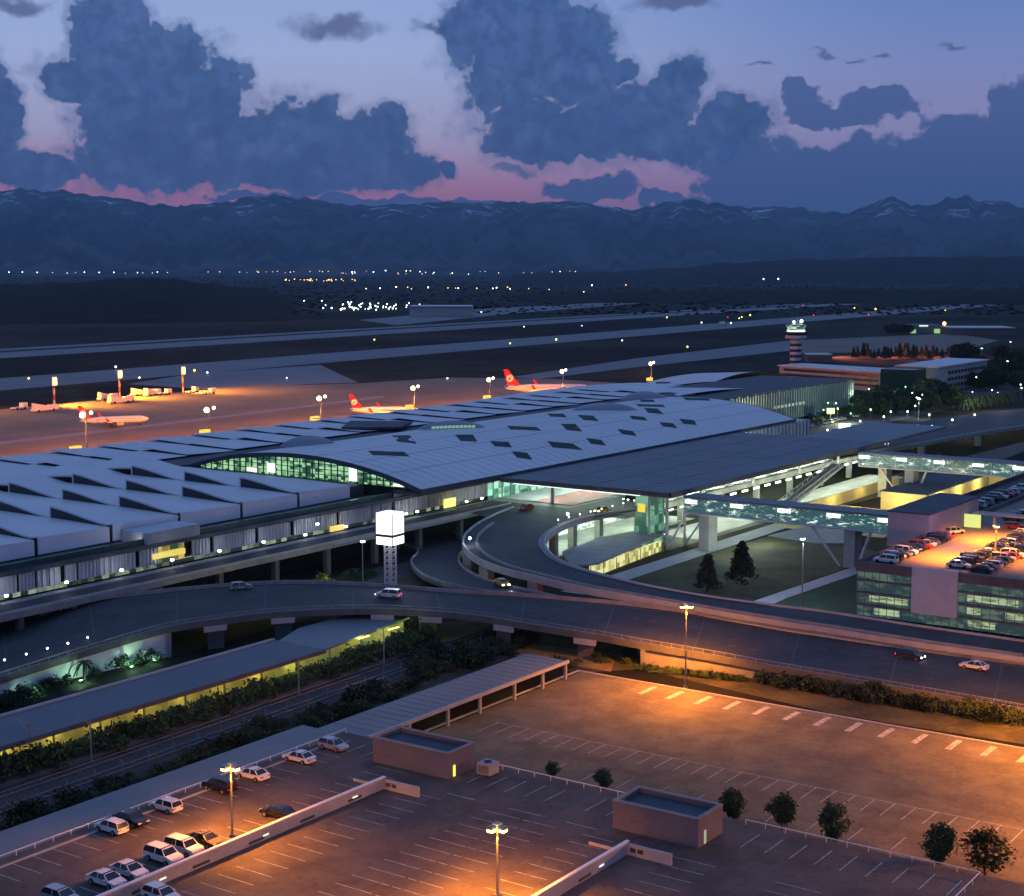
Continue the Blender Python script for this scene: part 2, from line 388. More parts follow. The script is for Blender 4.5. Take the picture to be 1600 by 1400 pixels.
sheet('taxiway', [(200, 600), (330, 609), (480, 600), (560, 598), (500, 570), (300, 584)], M_run, .035)
sheet('taxiway', [(800, 589), (1000, 559), (1225, 533), (1262, 531), (1262, 545), (1225, 549), (1000, 573), (840, 592)], M_run, .045)
sheet('taxiway', [(560, 500), (760, 482), (1000, 470), (1250, 462), (1250, 465), (1000, 474), (800, 490), (620, 508)], M_run, .03)
lm = MB()
for k in range(26):                        # faint centreline marks on the apron
    a = P(60 + k * 34, 655 - k * 1.4, .06)
sheet('service_road', [(-100, 700), (0, 690), (300, 655), (600, 618), (600, 621), (300, 659), (0, 695), (-100, 706)], mat('service_paving', (.22, .20, .20), .7, .1, .1), .06)
for (px) in ([(0, 478), (150, 470), (180, 466), (160, 473), (0, 484)], [(130, 462), (220, 470), (300, 480), (290, 481), (200, 473)]): pass
# ---- far lights: small lamps on posts, each its own object
def emis(name, col, s): return mat(name, (.12, .12, .12), .5, 0, emit=col, es=s)
E_w = emis('lit_lamp_white', (1, .95, .88), 8.0); E_c = emis('lit_lamp_cool', (.75, 1, .92), 7.0); E_y = emis('lit_lamp_yellow', (1, .82, .15), 3.2)
E_o = emis('lit_lamp_orange', (1, .50, .16), 5.0); E_r = emis('lit_lamp_red', (1, .05, .08), 1.4); E_g = emis('lit_lamp_green', (.45, 1, .45), 3)
def far_proto(m, mp=M_metal, far=False):
    b = MB(); b.ball((0, 0, 1.0), .5, 8, 6); b.mi = 1; b.bar((0, 0, -4 if far else -.8), (0, 0, .6), .07, 5); o = b.build('distant_lamp', [m, mp]); C.objects.unlink(o); return o
PRO = {k: far_proto(m) for k, m in dict(w=E_w, c=E_c, y=E_y, o=E_o, r=E_r, g=E_g).items()}
def far_lamp(x, y, kind, px, label, group, name='street_lamp', cat='street lamp', zz=None):
    p0 = P(x, y, 0); lift = 0.0
    if y < 431.5: p0 = PD(x, y, 12700.0); lift = p0.z           # lamps on the first slopes below the mountains
    elif x > 820 and y < 446: p0 = PD(x, y, 6300.0); lift = p0.z
    d = p0.length; r = d / 2423.0 * px * 1.2
    o = PRO[kind].copy(); C.objects.link(o); o.name = name
    o.scale = (r, r, r); o.location = (p0.x, p0.y, lift if lift else r * .8); tag(o, label, cat, group)
rw = random.Random(3)
for x in (14, 35, 58, 82, 105, 118, 132, 155, 178, 196, 215, 223, 238, 246, 262):
    far_lamp(x, 427 + rw.uniform(-.6, .6), 'w', rw.choice((.5, .7, 1.1)), 'pale lamp in the straight row of lights along the foot of the mountains at left', 'white lamps below the mountains')
for k in range(17):
    far_lamp(rw.uniform(318, 520), 425.5 + rw.uniform(-.7, 1.5), 'o', rw.uniform(.6, 1.2), 'faint orange town lamp on the horizon between the wooded hill and the sparkling yard', 'orange horizon lamps left of centre')
for k in range(26):
    far_lamp(rw.triangular(400, 570, 520), 440 + rw.uniform(-1.3, 1.3), 'o', rw.uniform(.8, 1.5), 'orange town lamp in the dense row above the sparkling white yard', 'orange town lamps above the yard')
for k in range(44):
    far_lamp(rw.uniform(530, 995), 426 + rw.uniform(-1.8, 3.4), rw.choice('oow'), rw.uniform(.6, 1.3), 'tiny town lamp scattered along the horizon behind the middle of the airfield', 'horizon lamps in the middle')
for x in (572, 594, 619, 637, 643, 669, 700, 712, 716, 745, 770, 776, 793, 797, 826):
    far_lamp(x, 453 + rw.uniform(-1.5, 1.2), 'y' if rw.random() < .5 else 'w', rw.uniform(1, 1.6), 'yellowish lamp in the loose row across the dark fields beyond the yard', 'yellowish lamps across the fields')
for k in range(62):
    x = rw.triangular(500, 700, 555); y = 482 + rw.uniform(-8, 7) * (1 - abs(x - 570) / 240)
    far_lamp(x, y, 'c', rw.uniform(.9, 1.9), 'bright white-green floodlight in the sparkling yard beyond the runway', 'floodlights of the yard beyond the runway')
for x, y, k, s in [(735, 493, 'c', 3.6), (475, 473, 'w', 1.4), (503, 473, 'w', 1.4), (752, 490, 'w', 1.2), (925, 449, 'w', 1.5), (978, 448, 'o', 1.3), (858, 455, 'y', 1.2)]:
    far_lamp(x, y, k, s, 'single lamp standing %s' % {735: 'brightest at the right end of the pale hall beyond the runway', 475: 'at the far left edge of the sparkling yard', 503: 'just left of the sparkling yard', 752: 'just right of the brightest yard lamp', 925: 'alone in the dark fields right of centre', 978: 'orange and alone right of the field lamps', 858: 'at the right end of the yellowish field row'}[x], None)
for x, y, k, s, l in [(1193, 438, 'w', 1.6, 'left one of two white lamps close together above the control tower'), (1216, 438, 'w', 1.8, 'right one of two white lamps close together above the control tower'),
                      (1476, 429, 'w', 1.2, 'left one of a pair of pale lamps on the dark slope at right'), (1484, 429, 'w', 1.2, 'right one of a pair of pale lamps on the dark slope at right'), (1515, 429, 'w', 1.8, 'brightest pale lamp on the dark slope at right'),
                      (1091, 463, 'w', 1.5, 'lone white lamp in the fields left of the control tower'), (1490, 467, 'w', 2.2, 'bright white lamp beyond the hangar at right'), (1597, 469, 'w', 2.4, 'bright white lamp at the right edge beyond the hangar')]:
    far_lamp(x, y, k, s, l, None)
airf = [(45, 597, 'y', 2.6), (187, 594, 'y', 2.6), (304, 585, 'y', 2.9), (585, 535, 'y', 2), (797, 541, 'y', 2.1), (869, 536, 'y', 2.6), (1074, 547, 'y', 2.4), (1042, 500, 'y', 1.9), (1155, 501, 'y', 1.7), (1159, 499, 'y', 1.7),
        (1172, 497, 'y', 2.2), (1335, 485, 'y', 1.8), (1368, 488, 'y', 2.3), (181, 578, 'w', 2.2), (218, 594, 'w', 1.8), (324, 586, 'w', 1.8), (448, 593, 'w', 1.3), (699, 595, 'w', 1.8), (819, 513, 'w', 1.2), (972, 535, 'w', 1.4), (909, 511, 'w', 1),
        (1137, 499, 'r', 1.6), (1255, 481, 'r', 1.7), (1271, 496, 'r', 1.7), (1357, 496, 'r', 2), (1096, 507, 'w', 1.4), (1142, 508, 'w', 1.6), (1477, 488, 'y', 1.4), (912, 458, 'w', 1), (1130, 467, 'w', .8)]
words = {'y': 'yellow guidance light', 'w': 'white edge light', 'r': 'red airfield obstruction light'}
seen = {}
for x, y, k, s in airf:
    b = 'below' if y > 560 else 'beyond'
    if x < 420: wh = 'on the left airfield, %s' % ({45: 'nearest the left picture edge', 187: 'behind the middle striped mast', 304: 'right of the right-hand striped mast', 181: 'beside the middle mast top', 218: 'between two striped masts', 324: 'right of the yellow light by the mast'}[x])
    else: wh = {448: 'on the grass edge above the left terminal apron lamp', 585: 'on the taxiway above the small red tail', 699: 'on the apron edge between the two red tails', 797: 'above the large red tail', 869: 'right of and above the large red tail', 1074: 'on the grass left of the control tower', 1042: 'on the far runway left of the control tower', 1155: 'leftmost of a close group left of the control tower top', 1159: 'in the middle of a close group left of the control tower top', 1172: 'rightmost of a close group left of the control tower top',
                  1335: 'on the far runway right of the control tower', 1368: 'brighter, on the far runway near the thin mast', 819: 'on the far runway above the large red tail', 972: 'on the middle taxiway right of centre', 909: 'faint, on the far runway right of centre', 1137: 'near the close yellow group left of the control tower', 1255: 'above the control tower', 1271: 'just right above the control tower', 1357: 'on top of the thin mast right of the control tower', 1096: 'left of the pale parked van beyond the grass', 1142: 'right of the pale parked van beyond the grass', 1477: 'above the orange lamp beside the lit hangar', 912: 'faint, in the fields above the runway', 1130: 'faint, in the fields left of the control tower'}[x]
    far_lamp(x, y, k, s, words[k] + ' ' + wh, None, 'airfield_light', 'airfield light')
# ================================================================== ROADS AND VIADUCTS
def edge(pts):                             # (px, py, z) survey points -> smooth edge
    return spline([P(x, y, z) for x, y, z in pts], 10)
M_lane = mat('worn_lane_paint', (.17, .17, .175), .7, .4, 1.0)
# ---- main viaduct
mainN = edge([(-420, 1185, 0.2), (-200, 1120, 1.4), (0, 1058, 3.0), (128, 1018, 4.3), (256, 981, 5.3), (350, 966, 5.5), (440, 956, 5.5), (560, 951, 5.5), (660, 954, 5.5), (740, 961, 5.3), (840, 977, 5.0), (930, 991, 4.7), (1000, 1004, 4.4), (1100, 1021, 3.5), (1200, 1039, 2.6), (1300, 1056, 1.8), (1400, 1073, 1.2), (1600, 1108, .5), (1800, 1146, .3), (2100, 1205, .3)])
mainF = edge([(-420, 1090, 0.2), (-200, 1038, 1.4), (0, 985, 3.0), (70, 960, 4.3), (139, 940, 5.5), (250, 926, 5.5), (380, 915, 5.5), (470, 912, 5.5), (560, 915, 5.5), (640, 921, 5.5), (720, 927, 5.5), (800, 931, 5.3), (902, 939, 5.0), (980, 946, 4.7), (1060, 956, 4.4), (1175, 973, 3.4), (1290, 992, 2.4), (1440, 1014, 1.4), (1600, 1038, .5), (1800, 1072, .3), (2100, 1120, .3)])
N_ = 150
mA, mB = even(mainN, N_), even(mainF, N_)
via = thing('viaduct', 'long curved concrete viaduct carrying the main road past the terminal on stout piers', 'viaduct', (0, 0, 0))
b = MB(); ribbon(b, mB, mA, 1.1); b.build('deck', M_concd, via)
b = MB(); ribbon(b, mB, mA, 0, .02); b.build('road_surface', M_asph, via)
def inset(A, B, t): return [a.lerp(c, t) for a, c in zip(A, B)]
b = MB(); wallstrip(b, inset(mA, mB, .012), .35, .95, -.9); b.build('parapet', M_conc, via)
b = MB(); wallstrip(b, inset(mB, mA, .012)[28:], .3, .75, 0); b.build('parapet', M_conc, via)
b = MB()
for k, (A_, w_) in enumerate(((inset(mA, mB, .06), .18), (inset(mA, mB, .93), .18))): wallstrip(b, A_, w_, .006, .022)
for fr in (.30, .62):
    Ld = inset(mA, mB, fr)
    for i in range(0, N_ - 1):
        p, q = Ld[i], Ld[i + 1]
        if i % 2: wallstrip(b, [p, p.lerp(q, .7)], .13, .006, .022)
b.build('lane_marking', M_lane, via)
b = MB(); cc = inset(mA, mB, .14)
for i in range(0, N_ + 1, 1):              # guard rail posts on the near parapet
    p = mA[i]; b.bar((p.x, p.y, p.z + .05), (p.x, p.y, p.z + .75), .05, 4)
L2 = [p + Vector((0, 0, .62)) for p in inset(mA, mB, .004)]; wallstrip(b, L2, .06, .12, 0); b.build('guard_rail', M_metal, via)
b = MB()
for i in range(6, N_ - 4, 9):               # expansion joints across the deck
    p, q = mA[i].lerp(mB[i], .03), mA[i].lerp(mB[i], .97); wallstrip(b, [p, q], .28, .004, .024)
b.build('expansion_joints', M_dark, via)
# piers with their cross-heads
for (px_, zt) in ((340, 5.5), (440, 5.5), (600, 5.5), (672, 5.4), (782, 5.2), (908, 4.8)):
    j = min(range(N_ + 1), key=lambda i: abs(((mA[i] - Vector((0, 0, H))).dot(RT) / (mA[i] - Vector((0, 0, H))).dot(FW)) * F + CX - px_))
    a, c = mA[j], mB[j]; t = (mA[j + 1] - mA[j - 1]); t.z = 0; t.normalize(); n = (c - a); n.z = 0; n.normalize()
    back = px_ == 672
    zt = a.z - 1.1
    pr = MB(); s0 = 1.2 if not back else 8.0; ctr = a + n * (s0 + 1.4)
    q = [ctr + t * 1.5 + n * 1.3, ctr - t * 1.5 + n * 1.3, ctr - t * 1.5 - n * 1.3, ctr + t * 1.5 - n * 1.3]
    pr.hexa([(v.x, v.y) for v in q], -.3, zt - .9)
    pr.build('pier', M_concd if not back else M_dark, via)
    pr = MB(); q = [a - n * .35 + t * 2.1, a - n * .35 - t * 2.1, a + n * 9 - t * 2.1, a + n * 9 + t * 2.1]
    pr.hexa([(v.x, v.y) for v in q], zt - .95, zt - .002); pr.build('cross_head', M_concl, via)
# abutment walls under both ends of the viaduct (wall face just behind the parapet)
def under_wall(i0, i1, name, m):
    w = MB(); A_ = [p for p in inset(mA, mB, .02)[i0:i1]]
    for i in range(len(A_) - 1):
        p, q = A_[i], A_[i + 1]; ba = mB[i0 + i]; n = (ba - p); n.z = 0; n.normalize(); n *= .6
        w.hexa([(p.x, p.y), (q.x, q.y), (q.x + n.x, q.y + n.y), (p.x + n.x, p.y + n.y)], -.2, [p.z - 1.1, q.z - 1.1, q.z - 1.1, p.z - 1.1])
    return w.build(name, m, via)
def near_i(px_):
    return min(range(N_ + 1), key=lambda i: abs(((mA[i] - Vector((0, 0, H))).dot(RT) / (mA[i] - Vector((0, 0, H))).dot(FW)) * F + CX - px_))
iL, iR = near_i(256), near_i(1000)
under_wall(0, iL + 1, 'retaining_wall', mat('white_render', (.62, .60, .66), .8, .08, .3)); under_wall(iR, N_, 'retaining_wall', M_conc)
w = MB(); p = mA[iL]; q = mB[iL]; w.hexa([(p.x, p.y), (p.x + .8, p.y), (q.x + .8, q.y), (q.x, q.y)], -.2, p.z - 1.1); w.build('abutment', M_conc, via)
p = mA[iR]; q = mB[iR]; w = MB(); w.hexa([(p.x, p.y), (p.x, p.y - .8), (q.x, q.y - .8), (q.x, q.y)], -.2, p.z - 1.1); w.build('abutment', M_conc, via)
# ---- upper ramp (curves down from the departures forecourt)
rO = edge([(800, 793, 7), (775, 803, 7), (745, 819, 7), (726, 836, 7), (723, 853, 7), (742, 872, 7), (780, 888, 6.9), (839, 903, 6.7), (902, 918, 6.4), (981, 932, 6.0), (1060, 946, 5.5), (1125, 958, 5.0), (1240, 977, 4.1), (1290, 984, 3.7), (1440, 1008, 2.5), (1600, 1031, 1.5), (1800, 1064, .8), (2100, 1112, .6)])
rI = edge([(1010, 795, 7), (950, 803, 7), (905, 813, 7), (873, 826, 7), (856, 839, 7), (853, 853, 7), (867, 871, 6.9), (895, 885, 6.7), (942, 899, 6.4), (1007, 915, 6.0), (1060, 925, 5.5), (1120, 935, 5.0), (1225, 949, 4.1), (1290, 957, 3.7), (1440, 980, 2.5), (1600, 1003, 1.5), (1800, 1034, .8), (2100, 1080, .6)])
N2 = 120; A2, B2 = even(rO, N2), even(rI, N2)
rmp = thing('ramp_viaduct', 'upper concrete ramp sweeping round from the departures forecourt down to the right', 'ramp', (0, 0, 0))
b = MB(); ribbon(b, B2, A2, 1.0); b.build('deck', M_concl, rmp)
b = MB(); ribbon(b, B2, A2, 0, .02); b.build('road_surface', M_asph, rmp)
b = MB(); wallstrip(b, inset(A2, B2, .012), .4, .9, -.5); b.build('parapet', M_concl, rmp)
b = MB(); wallstrip(b, inset(B2, A2, .012), .4, .9, -.5); b.build('parapet', M_concl, rmp)
b = MB(); wallstrip(b, inset(A2, B2, .17)[14:96], .5, .45, .02); b.build('kerb', M_conc, rmp)
b = MB(); ribbon(b, inset(B2, A2, .09)[8:70], inset(B2, A2, .015)[8:70], .0, .16); b.build('walkway', M_conc, rmp)
b = MB()
for fr in (.38, .66):
    Ld = inset(A2, B2, fr)
    for i in range(6, N2 - 1, 3): wallstrip(b, [Ld[i], Ld[i].lerp(Ld[i + 1], .6)], .13, .006, .022)
b.build('lane_marking', M_lane, rmp)
b = MB()
for i in range(8, N2 - 4, 8): wallstrip(b, [A2[i].lerp(B2[i], .19), A2[i].lerp(B2[i], .9)], .26, .004, .024)
b.build('expansion_joints', M_dark, rmp)
for i in (21, 30, 38, 47): 
    p = A2[i].lerp(B2[i], .07); pr = MB(); pr.box(p.x - 1.1, p.x + 1.1, p.y - 1.1, p.y + 1.1, -.2, p.z - 1.0); pr.build('pier', M_conc, rmp)
for i in (6, 12, 18, 26): 
    p = B2[i].lerp(A2[i], .12); pr = MB(); pr.box(p.x - .8, p.x + .8, p.y - .8, p.y + .8, -.2, p.z - 1.0); pr.build('pier', M_conc, rmp)
w = MB()                                   # side wall between ramp and the lower main road
for i in range(62, N2 - 1):
    p, q = A2[i], A2[i + 1]; n = (B2[i] - p); n.z = 0; n.normalize(); n *= .4; zb = 0
    w.hexa([(p.x, p.y), (q.x, q.y), (q.x + n.x, q.y + n.y), (p.x + n.x, p.y + n.y)], -.2, [p.z - .5, q.z - .5, q.z - .5, p.z - .5])
w.build('retaining_wall', M_concl, rmp)
# bright side-band of the ramp above the main road
# ---- departures road along the facade, forecourt and the road leaving to the right
dep = thing('departures_road', 'raised departures road and forecourt along the front of the terminal', 'elevated road', (0, 0, 0))
b = MB(); b.hexa([(120, 219.5), (318, 220.5), (318, 229), (120, 229)], 5.9, 7.0)
b.box(318.001, 472, 188.3, 229, 5.9, 7.0); b.build('deck', M_conc, dep)
b = MB(); b.face([(120, 220.2, 7.02), (318, 221.2, 7.02), (318, 226.2, 7.02), (120, 226.2, 7.02)]); b.face([(290, 201, 7.03), (318, 189.3, 7.03), (470, 189.3, 7.03), (470, 203, 7.03), (318, 205, 7.03), (318, 228, 7.03), (302, 228, 7.03)]); b.build('road_surface', M_asph, dep)
b = MB(); b.box(322, 462, 206, 218, 7.02, 7.16); b.build('red_pavement', mat('red_paving', (.30, .10, .085), .7, .1, .5), dep)
b = MB(); b.box(322, 462, 218.01, 228.9, 7.02, 7.2); b.build('pavement', M_concl, dep)
b = MB(); wallstrip(b, [Vector((120, 219.8, 7)), Vector((316, 220.6, 7))], .35, .9, -.5); b.build('parapet', M_concl, dep)
b = MB(); wallstrip(b, [Vector((120, 226.4, 7)), Vector((300, 226.4, 7))], .3, .25, 0); b.build('kerb', M_concl, dep)
b = MB(); wallstrip(b, [Vector((326, 188.5, 7)), Vector((455, 188.5, 7))], .35, .8, -.5); b.build('parapet', M_conc, dep)
for x in list(range(136, 300, 16)): 
    pr = MB(); pr.box(x - .6, x + .6, 221, 222.2, -.2, 5.9); pr.build('pier', M_concd, dep)
for x in (328, 350, 372, 394, 416, 438, 460):
    pr = MB(); pr.box(x - .7, x + .7, 190, 191.4, -.2, 5.9); pr.build('pier', M_conc, dep)
eF = edge([(1255, 699, 7), (1320, 684, 7), (1400, 665, 6.5), (1480, 652, 6), (1600, 638, 5), (1760, 620, 4)])
eN = edge([(1285, 716, 7), (1370, 705, 7), (1440, 693, 6.5), (1510, 680, 6), (1600, 666, 5), (1760, 645, 4)])
eA, eB = even(eN, 30), even(eF, 30)
b = MB(); ribbon(b, eB, eA, 1.0); b.build('deck', M_conc, dep)
b = MB(); ribbon(b, eB, eA, 0, .03); b.build('road_surface', M_asph2, dep)
b = MB(); wallstrip(b, inset(eA, eB, .01), .4, .9, -.4); b.build('parapet', M_concl, dep)
for i in (8, 14, 20, 26):
    p = eA[i].lerp(eB[i], .12); pr = MB(); pr.box(p.x - 1, p.x + 1, p.y - 1, p.y + 1, -.2, p.z - 1.0); pr.build('pier', M_concl, dep)
# ---- loop road joining the main viaduct
lL = edge([(600, 846, 0.1), (650, 860, 1.0), (641, 878, 2.2), (655, 897, 3.4), (690, 912, 4.6), (735, 922, 5.3), (790, 930, 5.3)])
lR = edge([(690, 822, 0.1), (735, 850, 1.0), (719, 868, 2.2), (722, 884, 3.4), (748, 902, 4.6), (790, 916, 5.2), (880, 936, 5.15)])
lA, lB = even(lL, 50), even(lR, 50)
lp = thing('slip_road', 'lower slip road curling up between the lit cube tower and the ramp', 'slip road', (0, 0, 0))
b = MB(); ribbon(b, lA, lB, .7); b.build('deck', M_concd, lp); b = MB(); ribbon(b, lA, lB, 0, .03); b.build('road_surface', M_asph, lp)
b = MB(); wallstrip(b, inset(lA, lB, .02), .35, .8, -.3); b.build('parapet', M_conc, lp)
b = MB(); wallstrip(b, inset(lB, lA, .02)[6:], .35, .8, -.3); b.build('parapet', M_conc, lp)
# ---- ground level roads and paths
strip('road', (100, 205), (300, 207), 10, M_asph, .02)
tag(poly('path', [(262, 165, .05), (380, 166, .05), (380, 171.5, .05), (262, 170.5, .05)], M_concl), kind='structure')
sheet('path', [(1110, 955), (1160, 945), (1385, 868), (1400, 876), (1230, 934), (1160, 965)], M_concl, .05)
sheet('road', [(880, 885), (860, 860), (1010, 835), (1290, 770), (1420, 735), (1600, 690), (1600, 705), (1500, 745), (1280, 800), (1200, 815), (930, 893)], M_asph2, .03)
sheet('road', [(1262, 680), (1380, 662), (1480, 640), (1600, 610), (1700, 590), (1700, 570), (1600, 585), (1480, 610), (1330, 640), (1255, 662)], M_asph2, .03)
# ================================================================== TERMINAL
ter = thing('terminal', 'long airport terminal with a huge arched pale roof and sawtooth roof shells at left', 'terminal', (0, 0, 0))
XA0, XA1, YA0, YA1 = 281.6, 488.0, 222.0, 298.0
def zarc(y): u = (y - 261.0) / 38.5; return 14.5 + 5.75 * max(0, 1 - u * u) ** .92
# main arched roof: top shell, underside, rims
M_main = mat('main_roof_sheet', (.57, .59, .61), .42, .05, .03, spec=.5)
def build_main():
    b = MB(); NY = 36
    ys = [YA0 + (YA1 - YA0) * i / NY for i in range(NY + 1)]
    for i in range(NY):
        y0, y1 = ys[i], ys[i + 1]; z0, z1 = zarc(y0), zarc(y1)
        b.face([(XA0, y0, z0), (XA1, y0, z0), (XA1, y1, z1), (XA0, y1, z1)])
        b.face([(XA0, y0, z0 - .7), (XA0, y1, z1 - .7), (XA1, y1, z1 - .7), (XA1, y0, z0 - .7)])
    b.build('arched_roof', M_main, ter, True)
    e = MB()
    for X, dx in ((XA0 - .25, .5), (XA1 - .25, .5)):
        for i in range(NY):
            y0, y1 = ys[i], ys[i + 1]; z0, z1 = zarc(y0), zarc(y1)
            q = [(X, y0), (X + dx, y0), (X + dx, y1), (X, y1)]; e.hexa(q, [z0 - 1.0, z0 - 1.0, z1 - 1.0, z1 - 1.0], [z0 + .06, z0 + .06, z1 + .06, z1 + .06])
    e.box(XA0, XA1, YA0 - .25, YA0 + .25, 13.7, 14.58); e.build('roof_edge', M_dark, ter)
    s = MB()
    for k in range(1, 52):                  # standing seams
        x = XA0 + (XA1 - XA0) * k / 52
        for i in range(NY):
            y0, y1 = ys[i], ys[i + 1]
            s.face([(x - .11, y0, zarc(y0) + .05), (x + .11, y0, zarc(y0) + .05), (x + .11, y1, zarc(y1) + .05), (x - .11, y1, zarc(y1) + .05)])
    for y in (233, 244, 255, 267, 279, 290):
        s.face([(XA0, y - .12, zarc(y) + .045), (XA1, y - .12, zarc(y) + .045), (XA1, y + .12, zarc(y + .24) + .03), (XA0, y + .12, zarc(y + .24) + .03)])
    s.build('seams', mat('seam_metal', (.50, .52, .54), .5, .2, .3), ter)
build_main()
# gable end glazing (lit hall behind)
def mat_hall(name, base, bright, es, sx=1.4, sz=1.4, th=.5, blob=False):
    m = bpy.data.materials.new(name); m.use_nodes = True; t = NT(m.node_tree); b = t.n['Principled BSDF']
    geo = t.new('ShaderNodeNewGeometry').outputs['Position']
    v = t.v('MULTIPLY', geo, (1 / sx, 1 / sx, 1 / sz))
    fl = t.v('FLOOR', v); wn = t.new('ShaderNodeTexWhiteNoise'); t.put(wn.inputs['Vector'], fl)
    n = t.noise(geo, .11, 3, .6); n2 = t.noise(geo, 1.3, 3, .7)
    f = t.m('ADD', t.m('MULTIPLY', wn.outputs['Value'], .45), t.m('ADD', t.m('MULTIPLY', n, .45), t.m('MULTIPLY', n2, .35)))
    if blob: f = t.noise(t.v('MULTIPLY', geo, (1 / sx, 1 / sx, 1 / sz)), 1.0, 5, .68, .4)
    fac = t.sm(f, th, th + (.16 if blob else .38))
    t.put(b.inputs['Base Color'], (.02, .03, .03, 1)); b.inputs['Roughness'].default_value = .2
    t.put(b.inputs['Emission Color'], t.mix(fac, base, bright)); b.inputs['Emission Strength'].default_value = es
    MATS[name] = m; return m
M_hall = mat_hall('lit_hall_glass', (.018, .075, .045), (.40, .78, .40), 1.0, 1.4, .7, .45)
M_bridgeg = mat_hall('lit_bridge_glass', (.02, .065, .07), (.80, 1.0, .88), 1.5, 2.4, .8, .53, True)
M_green = mat_hall('lit_green_glass', (.03, .16, .10), (.45, 1.0, .68), .9, 2.5, 1.6, .42)
M_teal = mat_hall('car_park_glass', (.018, .045, .052), (.09, .14, .11), 1.0, 5, 1.5, .46, True)
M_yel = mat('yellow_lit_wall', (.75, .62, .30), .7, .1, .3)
b = MB(); NG = 36
for i in range(NG):
    y0 = 226 + (296 - 226) * i / NG; y1 = 226 + (296 - 226) * (i + 1) / NG
    if i in (0,): continue
    b.face([(XA0 + 1.2, y1, 14.3), (XA0 + 1.2, y0, 14.3), (XA0 + 1.2, y0, zarc(y0) - .9), (XA0 + 1.2, y1, zarc(y1) - .9)])
b.build('gable_window', M_hall, ter)
b = MB()
for i in range(1, 34):                      # mullions
    y = 226 + 70 * i / 34; b.box(XA0 + .85, XA0 + 1.1, y - .11, y + .11, 14.3, zarc(y) - .95)
for z in (15.6, 16.9, 18.2):
    ysn = [y for y in range(226, 297) if zarc(y) - 1 > z]
    if ysn: b.box(XA0 + .84, XA0 + 1.09, min(ysn), max(ysn), z - .07, z + .07)
b.build('window_frame', M_dark, ter)
for y, w, z0, z1 in ((270.5, 2.6, 14.9, 17.2), (277.2, 3.4, 14.6, 15.6), (243.5, 2.4, 14.8, 18.0), (229.5, 3.0, 14.6, 15.2)): b = MB(); b.box(XA0 + .6, XA0 + .8, y - w / 2, y + w / 2, z0, z1); b.build('lit_panel', emis('hall_panel', (.85, 1, .92), 1.6), ter)
# skylights: sunk dark-green lights in the main roof
sky_px = [((576, 705), (631, 707), (639, 713), (583, 711)), ((613, 681), (640, 681), (650, 693), (621, 690)), ((712, 680), (739, 680), (745, 690), (720, 689)), ((767, 690), (794, 691), (799, 699), (773, 697)),
          ((800, 706), (823, 708), (831, 718), (808, 715)), ((793, 666), (838, 668), (845, 673), (798, 671)), ((877, 663), (899, 663), (909, 674), (886, 672)), ((856, 690), (895, 694), (909, 703), (864, 699)),
          ((917, 685), (939, 688), (946, 696), (923, 693)), ((966, 671), (988, 674), (994, 681), (972, 678)), ((855, 647), (880, 647), (885, 652), (861, 651)), ((903, 649), (926, 650), (935, 658), (912, 656)),
          ((984, 650), (1006, 652), (1011, 657), (988, 655)), ((1031, 660), (1051, 662), (1058, 669), (1036, 666)), ((1062, 655), (1084, 657), (1088, 664), (1068, 662)), ((1007, 638), (1027, 639), (1036, 647), (1013, 645)),
          ((994, 632), (1035, 633), (1039, 636), (998, 635)), ((1000, 625), (1020, 625), (1023, 628), (1002, 628)), ((1067, 621), (1106, 623), (1110, 626), (1072, 625))]
M_skyl = mat('skylight_glass', (.028, .060, .052), .7, .3, .3, spec=.1)
def on_roof(x, y):
    z = 18.0
    for _ in range(25):
        p = P(x, y, z); z = .5 * z + .5 * zarc(min(max(p.y, YA0), YA1))
    return P(x, y, z)
for q in sky_px:
    pts = [on_roof(x, y) for x, y in q]; x0 = (pts[0].x + pts[3].x) / 2; x1 = (pts[1].x + pts[2].x) / 2; y1 = (pts[0].y + pts[1].y) / 2; y0 = (pts[2].y + pts[3].y) / 2
    b = MB(); pp = [Vector(p) for p in pts]
    up = Vector((0, 0, .09)); b.face([p + up for p in reversed(pp)]) if (pp[1] - pp[0]).cross(pp[2] - pp[0]).z < 0 else b.face([p + up for p in pp])
    c = sum(pp, Vector()) / 4
    sk = b.build('skylight', M_skyl, ter)
    fr = MB()
    for i in range(4): wallstrip(fr, [pp[i], pp[(i + 1) % 4]], .16, .14, .0)
    for k in (1, 2, 3): wallstrip(fr, [pp[0].lerp(pp[1], k / 4), pp[3].lerp(pp[2], k / 4)], .06, .04, .09)
    fr.build('skylight_frame', M_concd, sk)
